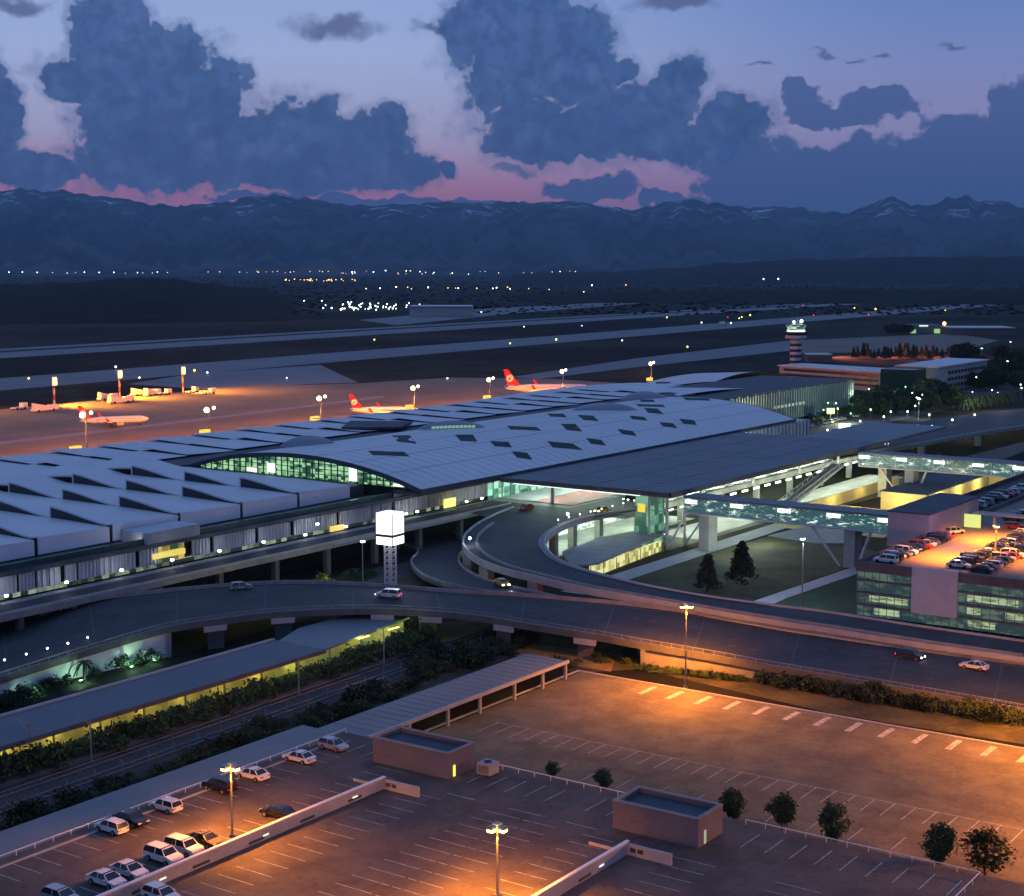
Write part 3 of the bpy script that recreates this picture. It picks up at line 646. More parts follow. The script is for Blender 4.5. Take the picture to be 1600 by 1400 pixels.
# lens-shaped domes on the crest
def dome(x, y, wpx, hpx, lit=False):
    p = P(x, y, 20.2); p.y = min(p.y, 284); L = wpx / F * (p - Vector((0, 0, H))).length * 1.0; b = MB(); n = 18
    z0 = zarc(p.y) - .4; rows = []
    for i in range(n + 1):
        u = -1 + 2 * i / n; w = (1 - u * u) ** .8; row = []
        for j in range(9):
            v = -1 + 2 * j / 8; q = p + RT * (u * L / 2) + Vector((ch, sh_, 0)) * (v * w * L * .16); row.append((q.x, q.y, z0 + w * (1 - v * v) ** .5 * hpx))
        rows.append(row)
    for i in range(n):
        for j in range(8): b.face([rows[i][j], rows[i + 1][j], rows[i + 1][j + 1], rows[i][j + 1]])
    o = b.build('roof_lantern', mat('lantern_sheet', (.27, .29, .33), .5, .08, .1), ter, True)
    if lit:
        e = MB()
        for i in range(4, n - 3, 1): q = p + RT * ((-1 + 2 * (i + .2) / n) * L / 2) - Vector((ch, sh_, 0)) * (L * .17); e.box(q.x - .45, q.x + .45, q.y - .3, q.y + .3, zarc(q.y) + .3, zarc(q.y) + .95)
        e.build('lantern_light', emis('lantern_glow', (.55, 1, .75), .35), o)
for d4 in ((483, 690, 92, 3.0), (708, 668, 112, 2.6, True), (945, 640, 105, 2.6), (1008, 620, 78, 3.2)): dome(*d4)
# sawtooth roof shells: 18.3 x 18.3 m twisted plates with a dark glazed wedge on the left edge
PX_, PY_ = 18.0, 18.4
wedge = MB(); post = MB()
def plate(parent, x0, y0, zfl, zfr, zbl, zbr, fascia=None, th=.35, nm='roof_shell', rib=True):
    b = MB(); n = 7; x1 = x0 + PX_; y1 = y0 + PY_; G = []
    for j in range(n + 1):
        v = j / n; vv = v * v * (3 - 2 * v) * .55 + v * .45; zl = zfl + (zbl - zfl) * vv; zr = zfr + (zbr - zfr) * vv; row = []
        for i in range(n + 1):
            u = i / n; row.append((x0 + PX_ * u, y0 + PY_ * v, zl * (1 - u) ** 1.4 + zr * (1 - (1 - u) ** 1.4)))
        G.append(row)
    for j in range(n):
        for i in range(n): b.face([G[j][i], G[j][i + 1], G[j + 1][i + 1], G[j + 1][i]])
    D = lambda p: (p[0], p[1], p[2] - th)
    for j in range(n):
        b.face([G[j][0], G[j + 1][0], D(G[j + 1][0]), D(G[j][0])]); b.face([G[j + 1][n], G[j][n], D(G[j][n]), D(G[j + 1][n])])
    for i in range(n):
        b.face([G[0][i + 1], G[0][i], D(G[0][i]), D(G[0][i + 1])]); b.face([G[n][i], G[n][i + 1], D(G[n][i + 1]), D(G[n][i])])
    o = b.build(nm, M_roofw, parent, True)
    for p in o.data.polygons:
        if abs(p.normal.z) < .5: p.use_smooth = False
    return G
XS = [94 + 18 * k for k in range(10)]
ZL, ZH = 15.4, 17.9
for r in range(0, 4):
    for x0 in XS:
        y0 = 238 + (0 if r == 0 else 17.4 + (r - 1) * PY_)
        if r == 0: 
            PYs = PY_; PY_ = 17.4
        xx = x0 + 0
        if x0 < 120 and r < 1: pass
        if not (x0 + 18 > 275 + 8):
            if r < 3:
                lo = 15.45 if r else 15.3
                G = plate(ter, x0, y0, lo + (.45 if r == 0 else .1), lo, ZH, 15.55)
                ylast = y0 + PY_
                # wedge glazing
                w = MB(); n = 7
                for j in range(n):
                    a, c = G[j][0], G[j + 1][0]; w.face([(a[0] + .12, a[1], 14.6), (a[0] + .12, a[1], a[2] - .32), (c[0] + .12, c[1], c[2] - .32), (c[0] + .12, c[1], 14.6)])
                w.build('wedge_window', M_glassd, ter)
                pm = MB(); pm.box(x0 - .15, x0 + .15, ylast - .35, ylast - .05, 15.3, ZH - .3); pm.build('post', M_fascia, ter)
            else:
                plate(ter, x0, y0, ZH - .6, 15.4, 15.8, 17.6)
        if r == 0: PY_ = PYs
for k, x0 in enumerate(XS):                 # front fascia, stepped
    if x0 + 18 > 283: continue
    b = MB(); b.hexa([(x0 + .9, 237.4), (x0 + 18, 237.4), (x0 + 18, 238.0), (x0 + .9, 238.0)], 12.3, [15.62, 15.22, 15.22, 15.62]); b.build('fascia', M_fascia, ter)
    b = MB(); b.box(x0 - .1, x0 + .88, 237.7, 238.2, 12.3, 15.5); b.build('slot', M_glassd, ter)
# airside shells behind
for r in range(5):
    for k in range(34):
        x0 = 94 + PX_ * k; y0 = 238 + 17.4 + (2 + r) * PY_ + .2 if r else 238 + 17.4 + 3 * PY_
        y0 = 238 + 17.4 + (3 + r) * PY_ - 18.4 * .0
        if y0 + PY_ > 352 or (y0 < 299 and x0 < 489 and x0 + 18 > 281) or x0 > 560 + 0: continue
        if x0 + 18 > 281 and x0 < 489 and y0 < 298.2: continue
        a = (r + k) % 2
        plate(ter, x0, y0, 15.5 + .2 * a, 15.1 + .3 * (1 - a), 15.9 + .5 * a, 15.3 + .2 * (1 - a), th=.1)
b = MB(); b.box(94, 560, 299, 350, 9.0, 14.9); b.box(94, 281, 239, 299, 6, 14.5); b.build('roof_void', M_dark, ter)
# low apron-side edge roof with dark boxes
b = MB(); b.box(94, 700, 350.1, 373, 7.5, 10.2); b.build('rear_roof', M_dark, ter)
for k in range(40):
    x = 120 + k * 14.6; b = MB(); b.box(x, x + 5.5, 353, 358, 10.2, 11.8 + .5 * (k % 3)); b.build('plant_box', M_dark, ter)
# recess in the roof, its darkness put in as a raised dark slab
pr = P(575, 668, 16); b = MB(); b.hexa([(pr.x - 8, pr.y + 4), (pr.x + 4, pr.y - 10), (pr.x + 20, pr.y - 2), (pr.x + 10, pr.y + 16)], 15.8, 16.5); b.build('recess_slab', M_dark, ter)
# front flat roof and podium facade
b = MB(); b.box(94, 318, 229.2, 237.3, 11.3, 12.1); b.build('front_roof', M_dark, ter)
b = MB(); b.hexa([(281.9, 222.4), (318, 222.4), (318, 237), (281.9, 237)], 13.0, 13.6); b.build('soffit', M_dark, ter)
b = MB(); b.box(94, 500, 231.0, 236, 0, 11.3); b.box(281.6, 486, 231.01, 297, 11.3, 13.7); b.box(283.5, 486, 237, 297, 0, 11.3)
b.build('core_wall', M_glassd, ter)
rr = random.Random(11)
M_panel = mat('facade_panel', (.42, .44, .50), .5, .12, .25)
x = 95.0; b = MB(); fi = MB(); lit = MB(); k = 0
while x < 318:
    w = rr.choice((2.2, 3.0, 3.4, 4.4)); gap = rr.choice((.5, .6, .9, 1.5))
    if 203 < x < 216: x += 1.0; continue
    zt = 11.25 if x < 281 else 12.95
    b = MB(); b.box(x, x + w, 229.9, 230.25, 7.9, zt); fi = b; b.mi = 1
    nf = int(w / .75)
    for j in range(nf + 1): fi.box(x + j * w / nf - .05, x + j * w / nf + .05, 229.6, 229.9, 7.9, zt)
    b.build('facade_panel', [M_panel, M_roofw], ter)
    x += w + gap; k += 1
b = MB(); b.box(94, 318, 230.3, 230.9, 11.3, 13.2); b.box(281, 318, 230.3, 230.9, 8, 13.2); b.build('green_glazing', mat('green_glazing', (.03, .07, .06), .2, .3, .2, spec=.6), ter)
b = MB(); b.box(204.5, 215, 230.35, 230.6, 7.1, 11.2); b.build('lobby_window', mat_hall('lobby_glass', (.02, .06, .03), (.85, .62, .12), .9, 2.2, 2.2, .48), ter)
b = MB(); b.box(206, 214.5, 229.5, 230.3, 8.9, 10.0); b.build('lobby_sign', emis('lobby_glow', (1, .75, .12), .8), ter)
# ground floor shopfront strip with lights and canopy edge
b = MB(); b.box(94, 318, 230.3, 230.7, 7, 7.9); b.build('shopfront', mat_hall('shopfront_glass', (.015, .025, .02), (.45, .52, .38), .8, 1.7, 1.3, .55), ter)
def wall_lamp(x, y, z, label, strength=0, m=None, r=.27):
    t = thing('wall_lamp', label, 'wall lamp', (x, y, z), 0, 'lamps along the terminal front')
    b = MB(); b.box(-r, r, -.22, .22, -.16, .2); b.build('lamp_head', m or E_w, t)
    b = MB(); b.bar((0, .0, -.2), (0, 0, -z + 7.05), .06, 5); b.build('post', M_metal, t)
    return t
wl = [(10, 931), (104, 910), (190, 891), (269, 875), (343, 861), (412, 847), (477, 836), (496, 819), (540, 823), (635, 812), (652, 804), (729, 789), (753, 795)]
for i, (x, y) in enumerate(wl):
    p = PYz(x, y, 226.6)
    ordn = ['first', 'second', 'third', 'fourth', 'fifth', 'sixth', 'seventh', 'eighth', 'ninth', 'tenth', 'eleventh', 'twelfth', 'thirteenth'][i]
    t = wall_lamp(p.x, 226.6, max(8.4, p.z), 'white pavement lamp along the terminal front, %s from the left end of the row' % ordn)
    lamp('lamp_light', (0, .3, .2), 130, COOL, t, size=.3)
b = MB(); p = PYz(702, 803, 228.6); b.box(p.x - 2.2, p.x + 2.2, 228.2, 228.7, 7.4, 9.6); b.build('ticket_window', emis('yellow_window', (.95, .95, .25), 1.0), ter)
b = MB(); p = PYz(526, 842, 228.6); b.box(p.x - 2.2, p.x + 2.2, 228.2, 228.7, 7.4, 8.6); b.build('shop_window', emis('amber_window', (1, .72, .12), .9), ter)
p = PYz(209, 850, 235)
b = MB(); b.box(204.5, 218.5, 229.4, 236.8, 12.1, 14.4); b.build('plant_room', M_panel, ter)
b = MB()
for k in range(30): b.box(204.6 + k * .47, 204.7 + k * .47, 229.3, 229.4, 12.1, 14.4)
b.build('plant_room_fins', M_metal, ter)
b = MB(); b.box(201.5, 204.4, 231, 231.4, 12.2, 12.6); b.build('roof_light', E_w, ter)
# departures front under the canopy: bright green glass
b = MB(); b.box(318.2, 486, 229.0, 229.3, 7, 13.6); b.build('entrance_glazing', M_green, ter)
b = MB()
for x in range(320, 486, 4): b.box(x - .15, x + .15, 228.7, 228.95, 7, 13.6)
b.build('entrance_mullions', M_metal, ter)
b = MB(); x = 430
while x < 500:
    b = MB(); b.box(x, x + 1.6, 221.6, 222.0, 7.2, 13.4); x += 2.8; b.build('facade_panel', M_panel, ter)
b = MB(); b.box(428, 500, 222.0, 236, 7.0, 13.5); b.build('wing_wall', M_glassd, ter)
for k, x in enumerate(range(324, 440, 14)):
    t = MB(); t.box(x, x + 8, 224.5, 225.2, 12.9, 13.1); t.build('ceiling_light', emis('ceiling_tube', (.80, 1, .88), 5), ter)
    lamp('canopy_light', (x + 4, 216, 12.4), 5200, GREENW, ter, size=1.0)
    lamp('canopy_light', (x + 4, 196, 12.4), 1600, GREENW, ter, size=1.0)
# ---- big grey canopy
can = thing('entrance_canopy', 'broad flat grey canopy roof projecting over the departures forecourt', 'canopy', (0, 0, 0))
b = MB(); b.hexa([(313, 173.5), (444, 173.5), (444, 221.6), (313, 221.6)], 13.1, 13.9); b.build('roof', M_gray, can)
b = MB()
for k in range(1, 44): b.box(313 + k * 3, 313.12 + k * 3, 173.8, 221.3, 13.9, 13.96)
for y in (184, 196, 208): b.box(313.3, 443.7, y, y + .25, 13.9, 13.98)
b.build('roof_seams', M_gray, can)
b = MB(); b.box(312.7, 313, 173.2, 221.6, 12.9, 14.05); b.box(312.7, 444, 173.2, 173.5, 12.9, 14.05); b.build('fascia', M_concd, can)
b = MB(); b.box(444, 500, 173.6, 200, 13.1, 13.9); b.build('roof_extension', M_gray, can)
for x in (322, 352, 382, 412, 440):
    for y in (186, 212):
        c = MB(); c.bar((x, y, 7), (x, y, 13.1), .45, 10); c.build('column', M_concl, can)
b = MB()
for x in range(316, 442, 6): b.box(x, x + 3.4, 176.5, 176.8, 12.86, 13.06)
b.build('edge_light', emis('edge_tube', (.78, 1, .85), 2.2), can)
b = MB(); b.box(313.4, 314, 182, 218, 12.6, 12.85); b.build('edge_light', emis('edge_tube2', (.85, 1, .85), 1.6), can)
# ---- arrivals level under the forecourt
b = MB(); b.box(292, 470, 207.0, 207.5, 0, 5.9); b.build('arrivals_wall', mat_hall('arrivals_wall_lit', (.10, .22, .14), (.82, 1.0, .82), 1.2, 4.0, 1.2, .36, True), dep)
b = MB(); b.box(286, 360, 192.0, 206.9, .02, .12); b.build('arrivals_pavement', M_concl, dep)
for x in range(296, 460, 13): lamp('arrivals_light', (x, 197, 5.3), 2600, (.72, 1, .70), dep, size=.6)
b = MB(); b.box(340, 441, 189.2, 189.5, 7.3, 9.6); b.build('glow_band', mat_hall('glow_band_lit', (.05, .10, .08), (.85, 1.0, .90), 1.2, 5.0, 1.3, .47, True), dep)  # glowing band added to brighten the forecourt below the canopy edge
b = MB(); b.box(332, 470, 176.5, 188.2, .03, .12); b.build('taxi_rank_paving', M_concl, dep)
for x in range(338, 470, 14): lamp('arrivals_light', (x, 182.5, 5.2), 2600, (.85, 1, .72), dep, size=.6)
b = MB()
for x in range(338, 466, 7): b.box(x, x + 3.2, 188.0, 188.28, 5.0, 5.5)
b.build('soffit_light', emis('soffit_tube', (.9, 1, .8), 3.0), dep)
sh = thing('arrivals_shelter', 'low pale blue roofed shelter beside the lit arrivals front inside the ramp', 'shelter', (0, 0, 0))
q = [P(878, 862, 3), P(893, 885, 3), P(935, 880, 3), P(1030, 838, 3), P(1046, 826, 3), P(1000, 828, 3), P(940, 838, 3)]
b = MB(); b.hexa([(p.x, p.y) for p in q], 2.7, 3.05); b.build('roof', M_conc, sh)
b = MB(); p = P(925, 884, 3); r_ = P(1038, 842, 3)
b.hexa([(p.x + .6, p.y + .8), (r_.x, r_.y + .8), (r_.x, r_.y + 1.1), (p.x + .6, p.y + 1.1)], .05, 2.65); b.build('glazing', mat_hall('shelter_glass', (.30, .30, .06), (.95, .92, .40), .9, 1.4, 1.2, .4), sh)
for k in range(7):
    c = p.lerp(r_, k / 6); b = MB(); b.bar((c.x, c.y + .3, 0), (c.x, c.y + .3, 2.7), .09, 6); b.build('post', M_metal, sh)
# ---- skybridges
def skybridge(x0, x1, y0, y1, zf, label, posts):
    t = thing('skybridge', label, 'footbridge', (0, 0, 0))
    b = MB(); b.box(x0 - .5, x1 + .5, y0, y1, zf + 3.3, zf + 3.75); b.build('roof', M_gray, t)
    b = MB()
    n = int((y1 - y0) / 2.5)
    for k in range(n): b.box(x0 - .45, x1 + .45, y0 + k * 2.5 - .06, y0 + k * 2.5 + .06, zf + 3.75, zf + 3.82)
    b.build('roof_seams', M_metal, t)
    b = MB(); b.box(x0, x1, y0, y1, zf - .5, zf); b.build('floor', M_concl, t)
    b = MB(); b.box(x0 + .15, x0 + .2, y0, y1, zf, zf + 3.3); b.box(x1 - .2, x1 - .15, y0, y1, zf, zf + 3.3); b.build('glazing', M_bridgeg, t)
    b = MB(); n = int((y1 - y0) / 5.5)
    for k in range(n + 1):
        y = y0 + (y1 - y0) * k / n
        for xx in (x0, x1): b.bar((xx, y, zf - .4), (xx, y, zf + 3.4), .13, 5)
        if k < n:
            y2 = y0 + (y1 - y0) * (k + 1) / n; b.bar((x0, y, zf + (0 if k % 2 else 3.3)), (x0, y2, zf + (3.3 if k % 2 else 0)), .12, 5)
    b.bar((x0, y0, zf - .3), (x0, y1, zf - .3), .22, 5); b.bar((x0, y0, zf + 1.1), (x0, y1, zf + 1.1), .07, 4)
    b.build('truss', M_roofw, t)
    for k in range(0, n, 2):
        y = y0 + (y1 - y0) * (k + .7) / n; e = MB(); e.box(x0 + .05, x0 + .12, y - 1.6, y + 1.6, zf + 2.0, zf + 2.9); e.build('light_strip', emis('bridge_tube', (.85, 1, .93), 2.0), t)
    for (yy, st) in posts:
        c = MB(); c.box(x0 + .6, x1 - .6, yy - 1.3, yy + 1.3, 0, zf - .5); c.build('pylon', M_concl, t)
        if st:
            c = MB(); c.bar((x0 + .5, yy + 2, .2), (x0 + .5, yy + 9, zf - .4), .3, 6); c.bar((x0 + .5, yy - 2, .2), (x0 + .5, yy - 5, zf - .4), .3, 6); c.build('brace', M_roofw, t)
    return t
skybridge(319, 324.5, 119.6, 173, 9.0, 'near glazed footbridge glowing white-green between the canopy and the pink hall', [(132, True), (168, False)])
skybridge(424.5, 430, 112, 173, 9.0, 'far glazed footbridge glowing behind the near one, reaching the right picture edge', [(158, True), (166, False)])
for x in (316, 330, 336): lamp('bridge_light', (x, 160, 3.5), 1500, (.8, 1, .8), None, size=.5)
st = thing('escalator_tower', 'glazed lift and stair frame at the corner where the near footbridge meets the canopy', 'stair tower', (0, 0, 0))
b = MB()
for (x, y) in ((316.5, 176), (316.5, 181), (325, 176), (325, 181)): b.bar((x, y, 0), (x, y, 12.9), .28, 6)
for z in (3, 6, 9, 12): b.bar((316.5, 176, z), (316.5, 181, z), .12, 5); b.bar((316.5, 176, z), (325, 176, z), .12, 5)
b.bar((316.4, 176, 0), (316.4, 171, 9), .25, 6); b.bar((325, 176, 0), (325, 170, 8), .25, 6); b.build('frame', M_roofw, st)
b = MB(); b.box(317, 324.6, 181.5, 185, 0, 12.8); b.build('lift_shaft', mat_hall('lift_glass', (.03, .12, .08), (.30, .70, .45), .7, 2, 2.4, .5), st)
b = MB(); b.box(316.8, 316.98, 182.3, 184.3, 8.2, 10.2); b.build('sign', emis('lift_sign', (1, .8, .05), .9), st)
st = thing('stair', 'long diagonal open stair and escalator trusses beside the far footbridge', 'stair', (0, 0, 0))
for k, y in enumerate((174, 177.5)):
    b = MB(); b.bar((372, y, .4), (416, y, 9.8), .35, 5); b.bar((372, y, 1.9), (416, y, 11.2), .12, 5)
    for i in range(14): q0 = Vector((372, y, .4)).lerp(Vector((416, y, 9.8)), i / 13); b.bar(q0, q0 + Vector((0, 0, 1.5)), .07, 4)
    b.build('truss', M_roofw, st)
b = MB(); b.hexa([(372, 174.3), (416, 174.3), (416, 177.2), (372, 177.2)], [.3, 9.7, 9.7, .3], [.55, 9.95, 9.95, .55]); b.build('steps', M_metal, st)
# ---- pink lobby hall on the car park
hall = thing('lobby_hall', 'pinkish ribbed metal hall where the near footbridge meets the right car park deck', 'building', (0, 0, 0))
M_pink = mat('ribbed_cladding', (.46, .40, .46), .5, .05, .3)
b = MB(); b.box(310, 341, 110.5, 119.5, 7.6, 15); b.build('wall', M_pink, hall)
b = MB()
for k in range(19): b.box(309.88, 310, 110.6 + k * .49, 110.72 + k * .49, 7.6, 15)
for k in range(62): b.box(310.1 + k * .5, 310.22 + k * .5, 110.38, 110.5, 9.6, 15)
b.build('ribs', M_pink, hall)
b = MB(); b.box(309.8, 341.2, 110.3, 119.7, 15.0, 15.25); b.build('roof', M_dark, hall)
c = MB(); c.box(310.5, 313.5, 114, 118.6, 0, 7.6); c.build('base', M_concl, hall)
lamp('hall_light', (306, 103, 14.5), 900, (1, .55, .75), None, size=.5)
# ---- yellow-lit sunken way and dark slab roof
yr = thing('underpass', 'yellow lit underpass walls around a flat dark slab roof between the two footbridges', 'underpass', (0, 0, 0))
b = MB(); b.box(404.6, 455, 145.4, 158.6, 4.6, 5.0); b.build('roof', M_dark, yr)
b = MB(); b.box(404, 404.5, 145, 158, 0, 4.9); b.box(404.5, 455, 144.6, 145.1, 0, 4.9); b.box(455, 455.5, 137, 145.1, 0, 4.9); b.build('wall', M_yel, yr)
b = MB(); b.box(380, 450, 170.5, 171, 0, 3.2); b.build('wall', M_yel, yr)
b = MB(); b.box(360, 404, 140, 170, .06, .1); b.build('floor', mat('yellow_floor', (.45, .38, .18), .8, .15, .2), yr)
for x, y, z, p_ in ((398, 152, 4.2, 2400), (386, 160, 4.2, 1500), (412, 141.5, 4.6, 1500), (428, 141.5, 4.6, 1500), (444, 141.5, 4.6, 1500), (400, 166, 4, 1400), (420, 166, 4, 1200), (440, 166, 4, 1200)): lamp('underpass_light', (x, y, z), p_, (1, .82, .28), yr, size=.4)
b = MB(); b.box(455.51, 462, 138, 144.3, 1.2, 4.6); b.build('lit_opening', emis('yellow_opening', (1, .88, .3), .9), yr)
# ---- right multi-storey car park
pk = thing('car_park', 'glass fronted multi storey car park with orange lit roof deck at the right edge', 'car park', (0, 0, 0))
DZ = 9.8
b = MB(); b.box(276, 520, 20, 112, DZ - .6, DZ); b.build('roof_deck', mat('roof_deck_paving', (.20, .17, .15), .8, .12, .1), pk)
b = MB(); b.box(274.9, 275.3, 20, 112, DZ - .9, DZ + .9); b.box(275.3, 520, 111.8, 112.2, DZ - .6, DZ + 1.0); b.build('parapet', M_concd, pk)
b = MB(); b.box(341.5, 520, 112.3, 124, DZ - .6, DZ); b.box(341.5, 520, 124, 124.4, DZ - .6, DZ + 1); b.build('roof_deck', M_asph2, pk)
b = MB(); b.box(276.5, 520, 20, 111.7, 0, DZ - .61); b.build('core', M_glassd, pk)
for k in range(4):
    z = .3 + k * 2.35
    b = MB(); b.box(275.6, 275.75, 20, 111.9, z, z + 1.95); b.build('glazing', M_teal, pk)
    b = MB(); b.box(275.3, 275.9, 20, 112, z + 1.96, z + 2.3); b.build('floor_band', M_concd, pk)
b = MB()
for k in range(62): y = 20.5 + k * 1.5; b.box(275.42, 275.56, y - .05, y + .05, 0, DZ - .9)
b.build('mullions', M_metal, pk)
b = MB(); b.box(274.4, 275.2, 92.3, 100.9, 2.3, 11.0); b.build('panel', mat('pale_blue_panel', (.44, .47, .55), .5, .08, .4), pk)
M_lb = mat_hall('lit_bay_glass', (.12, .17, .08), (.55, .70, .42), .75, 3.0, .5, .40, True)
for (y, k, w, gg) in ((107.5, 1, 4, 0), (104.5, 1, 5, 0), (106, 0, 5, 0), (88, 2, 5.5, 0), (84, 2, 5, 0), (88, 0, 5, 0), (82, 1, 3.5, 0), (76, 2, 4, 0), (74, 1, 6, 0), (89.5, 1, 2.5, 0)): b = MB(); b.box(275.57, 275.59, y - w / 2, y + w / 2, .5 + k * 2.35 + .3, .3 + k * 2.35 + 1.7); b.build('lit_bay', M_lb, pk)
b = MB(); b.box(340, 420, 70, 74, 12.6, 12.9); b.build('shade_roof', M_concl, pk)
can2 = thing('walkway_canopy', 'thin flat canopy on posts crossing the orange lit roof deck from the pink hall', 'canopy', (0, 0, 0))
b = MB(); b.box(331, 334.5, 60, 108.5, DZ + 2.9, DZ + 3.2); b.build('roof', M_concl, can2)
for y in (104, 94, 84, 74, 64): b = MB(); b.box(332, 332.6, y - .3, y + .3, DZ, DZ + 2.9); b.build('post', M_concl, can2)
b = MB(); b.box(329.5, 330, 106.3, 109.8, DZ + .2, DZ + 3.0); b.build('lit_door', emis('lit_door', (.85, .95, .25), .9), hall)
# ---- right rear: fin clad wing, office block, control tower, hangar
fw_ = thing('fin_clad_wing', 'far terminal wing clad in closely spaced vertical glass fins beyond the arched roof', 'building', (0, 0, 0))
b = MB(); b.box(501, 688, 285, 330, 0, 13.2); b.build('wall', M_glassd, fw_)
b = MB()
for k in range(75): x = 501 + k * 2.5; b.box(x - .35, x + .35, 283.4, 285, .8, 13.1 + .5 * (k % 3 == 0))
b.build('fins', mat('fin_glass', (.20, .27, .32), .3, .1, .2), fw_)
b = MB(); b.box(500.6, 688.4, 284.6, 331, 13.2, 13.9); b.build('roof', M_dark, fw_)
b = MB()
for k in range(9): b.box(600 + k * 3.6, 602.4 + k * 3.6, 283.0, 283.35, 6.4, 7.6)
b.build('sign', mat('sign_letters', (.5, .5, .52), .5, .3, 2.5), fw_)
pv = thing('pavilion_roof', 'pale curved roof rising behind the fin clad wing beside the control tower', 'roof', (0, 0, 0))
def shell(parent, x0, x1, y0, y1, z0, h, nm='roof_shell'):
    b = MB(); n = 14
    for i in range(n):
        for j in range(4):
            f_ = lambda a, c: (x0 + (x1 - x0) * a / n, y0 + (y1 - y0) * c / 4, z0 + h * math.sin(math.pi * a / n) ** .8 * (1 - .5 * (c / 4)))
            b.face([f_(i, j), f_(i + 1, j), f_(i + 1, j + 1), f_(i, j + 1)])
    return b.build(nm, M_roofw, parent, True)
shell(pv, 640, 735, 338, 372, 10.5, 4.6)
b = MB(); b.box(642, 733, 339, 371, 0, 10.5); b.build('wall', M_glassd, pv)
p2 = thing('concourse_roof', 'long low pale shell roof between the arched roof and the control tower', 'roof', (0, 0, 0))
shell(p2, 488, 640, 300, 372, 11.5, 3.6); shell(p2, 560, 690, 340, 366, 10.5, 2.6)
b = MB(); b.box(490, 640, 301, 371, 0, 11.4); b.build('wall', M_glassd, p2)
ct = thing('control_tower', 'round control tower banded in pale and dark with a brightly lit cab', 'control tower', (864, 394, 0))
b = MB(); bands = [(0, 3.45), (4, 3.4)]
for k in range(6):
    z = 2 + k * 3.4; b = MB(); b.lathe([(z, 3.5), (z + 1.7, 3.5)], 'z', (0, 0, 0), 20); b.build('dark_band', mat('dark_band', (.035, .02, .035), .6, .1, 1), ct)
    b = MB(); b.lathe([(z + 1.7, 3.45), (z + 3.4, 3.45)], 'z', (0, 0, 0), 20); b.build('pale_band', mat('pale_band', (.52, .46, .60), .6, .1, 1), ct)
b = MB(); b.lathe([(22.4, 3.5), (24.0, 6.4), (25.0, 6.6), (25.6, 5.8)], 'z', (0, 0, 0), 20); b.build('collar', mat('pale_band', (1, 1, 1)), ct)
b = MB(); b.lathe([(25.6, 5.6), (27.0, 7.4), (27.7, 7.6)], 'z', (0, 0, 0), 20); b.build('gallery', mat('dark_band', (0, 0, 0)), ct)
b = MB(); b.lathe([(27.7, 5.4), (28.8, 5.4)], 'z', (0, 0, 0), 20); b.build('lit_ring', emis('cab_ring', (.80, 1, .85), 1.3), ct)
b = MB(); b.lathe([(28.8, 5.2), (31.4, 6.0)], 'z', (0, 0, 0), 20); b.build('cab_glazing', mat_hall('cab_glass', (.02, .06, .04), (.55, .85, .60), 1.0, 2.2, 1.4, .5), ct)
b = MB(); b.lathe([(31.4, 6.3), (32.0, 5.9), (32.4, 2.5), (33.0, 2.4)], 'z', (0, 0, 0), 20); b.build('roof', M_metal, ct)
b = MB()
for a in range(5): b.bar((math.cos(a * 1.25) * 3, math.sin(a * 1.25) * 3, 32.2), (math.cos(a * 1.25) * 3, math.sin(a * 1.25) * 3, 35.5), .10, 4)
b.build('antenna', M_metal, ct)
b = MB(); b.ball((-3.4, 0, 33.6), .8); b.ball((0, -3.4, 34.0), 1.0); b.build('beacon', E_c, ct)
of = thing('office_block', 'low pinkish office block with dark window bands behind the fin clad wing', 'office building', (0, 0, 0))
M_off = mat('render_wall', (.40, .32, .36), .8, .12, .1)
b = MB(); b.hexa([(792, 312), (812, 380), (836, 376), (816, 306)], 0, 10.2); b.build('wall', M_off, of)
for z in (2.2, 5.0, 7.8):
    b = MB(); b.hexa([(791.6, 313), (811, 377), (811.4, 377), (792, 313)], z, z + 1.35); b.build('window', M_glassd, of)
b = MB(); b.hexa([(791, 311), (811, 381), (837, 377), (817, 305)], 10.2, 10.8); b.build('roof', M_roofw, of)
of = thing('office_block', 'grey office block with flat blue roof and dark glass corner right of the pinkish block', 'office building', (0, 0, 0))
b = MB(); b.box(798, 880, 283, 305, 0, 13.5); b.build('wall', mat('grey_render', (.32, .30, .33), .8, .12, .1), of)
b = MB()
for z in (2, 5.6, 9.2):
    for k in range(12): b = MB(); b.box(815 + k * 5.2, 818 + k * 5.2, 282.7, 283, z, z + 1.6); b.build('window', M_glassd, of)
b = MB(); b.box(797, 881, 282, 306, 13.5, 14.1); b.build('roof', M_roofw, of)
b = MB(); b.box(780, 797.9, 289, 307, 0, 13.0); b.build('glass_corner', mat('dark_teal_glass', (.012, .03, .03), .2, .2, .2), of)
hg = thing('hangar', 'small lit hangar with green glowing doorways at the far right of the airfield', 'hangar', (0, 0, 0))
a_ = P(1421, 521, 0); c_ = P(1470, 521, 0); dd = (c_ - a_); nn = Vector((FW.x, FW.y, 0)).normalized() * 28
b = MB(); b.hexa([(a_.x, a_.y), (c_.x, c_.y), (c_.x + nn.x, c_.y + nn.y), (a_.x + nn.x, a_.y + nn.y)], 0, 8.5); b.build('wall', mat('dim_metal_wall', (.12, .16, .16), .6, .1, .1), hg)
for u0, u1 in ((.02, .20), (.78, .97)):
    p, q = a_.lerp(c_, u0) - nn * .01, a_.lerp(c_, u1) - nn * .01; b = MB(); b.hexa([(p.x, p.y), (q.x, q.y), (q.x - nn.x * .01, q.y - nn.y * .01), (p.x - nn.x * .01, p.y - nn.y * .01)], .2, 4.6); b.build('lit_doorway', emis('green_doorway', (.45, .9, .30), .65), hg)
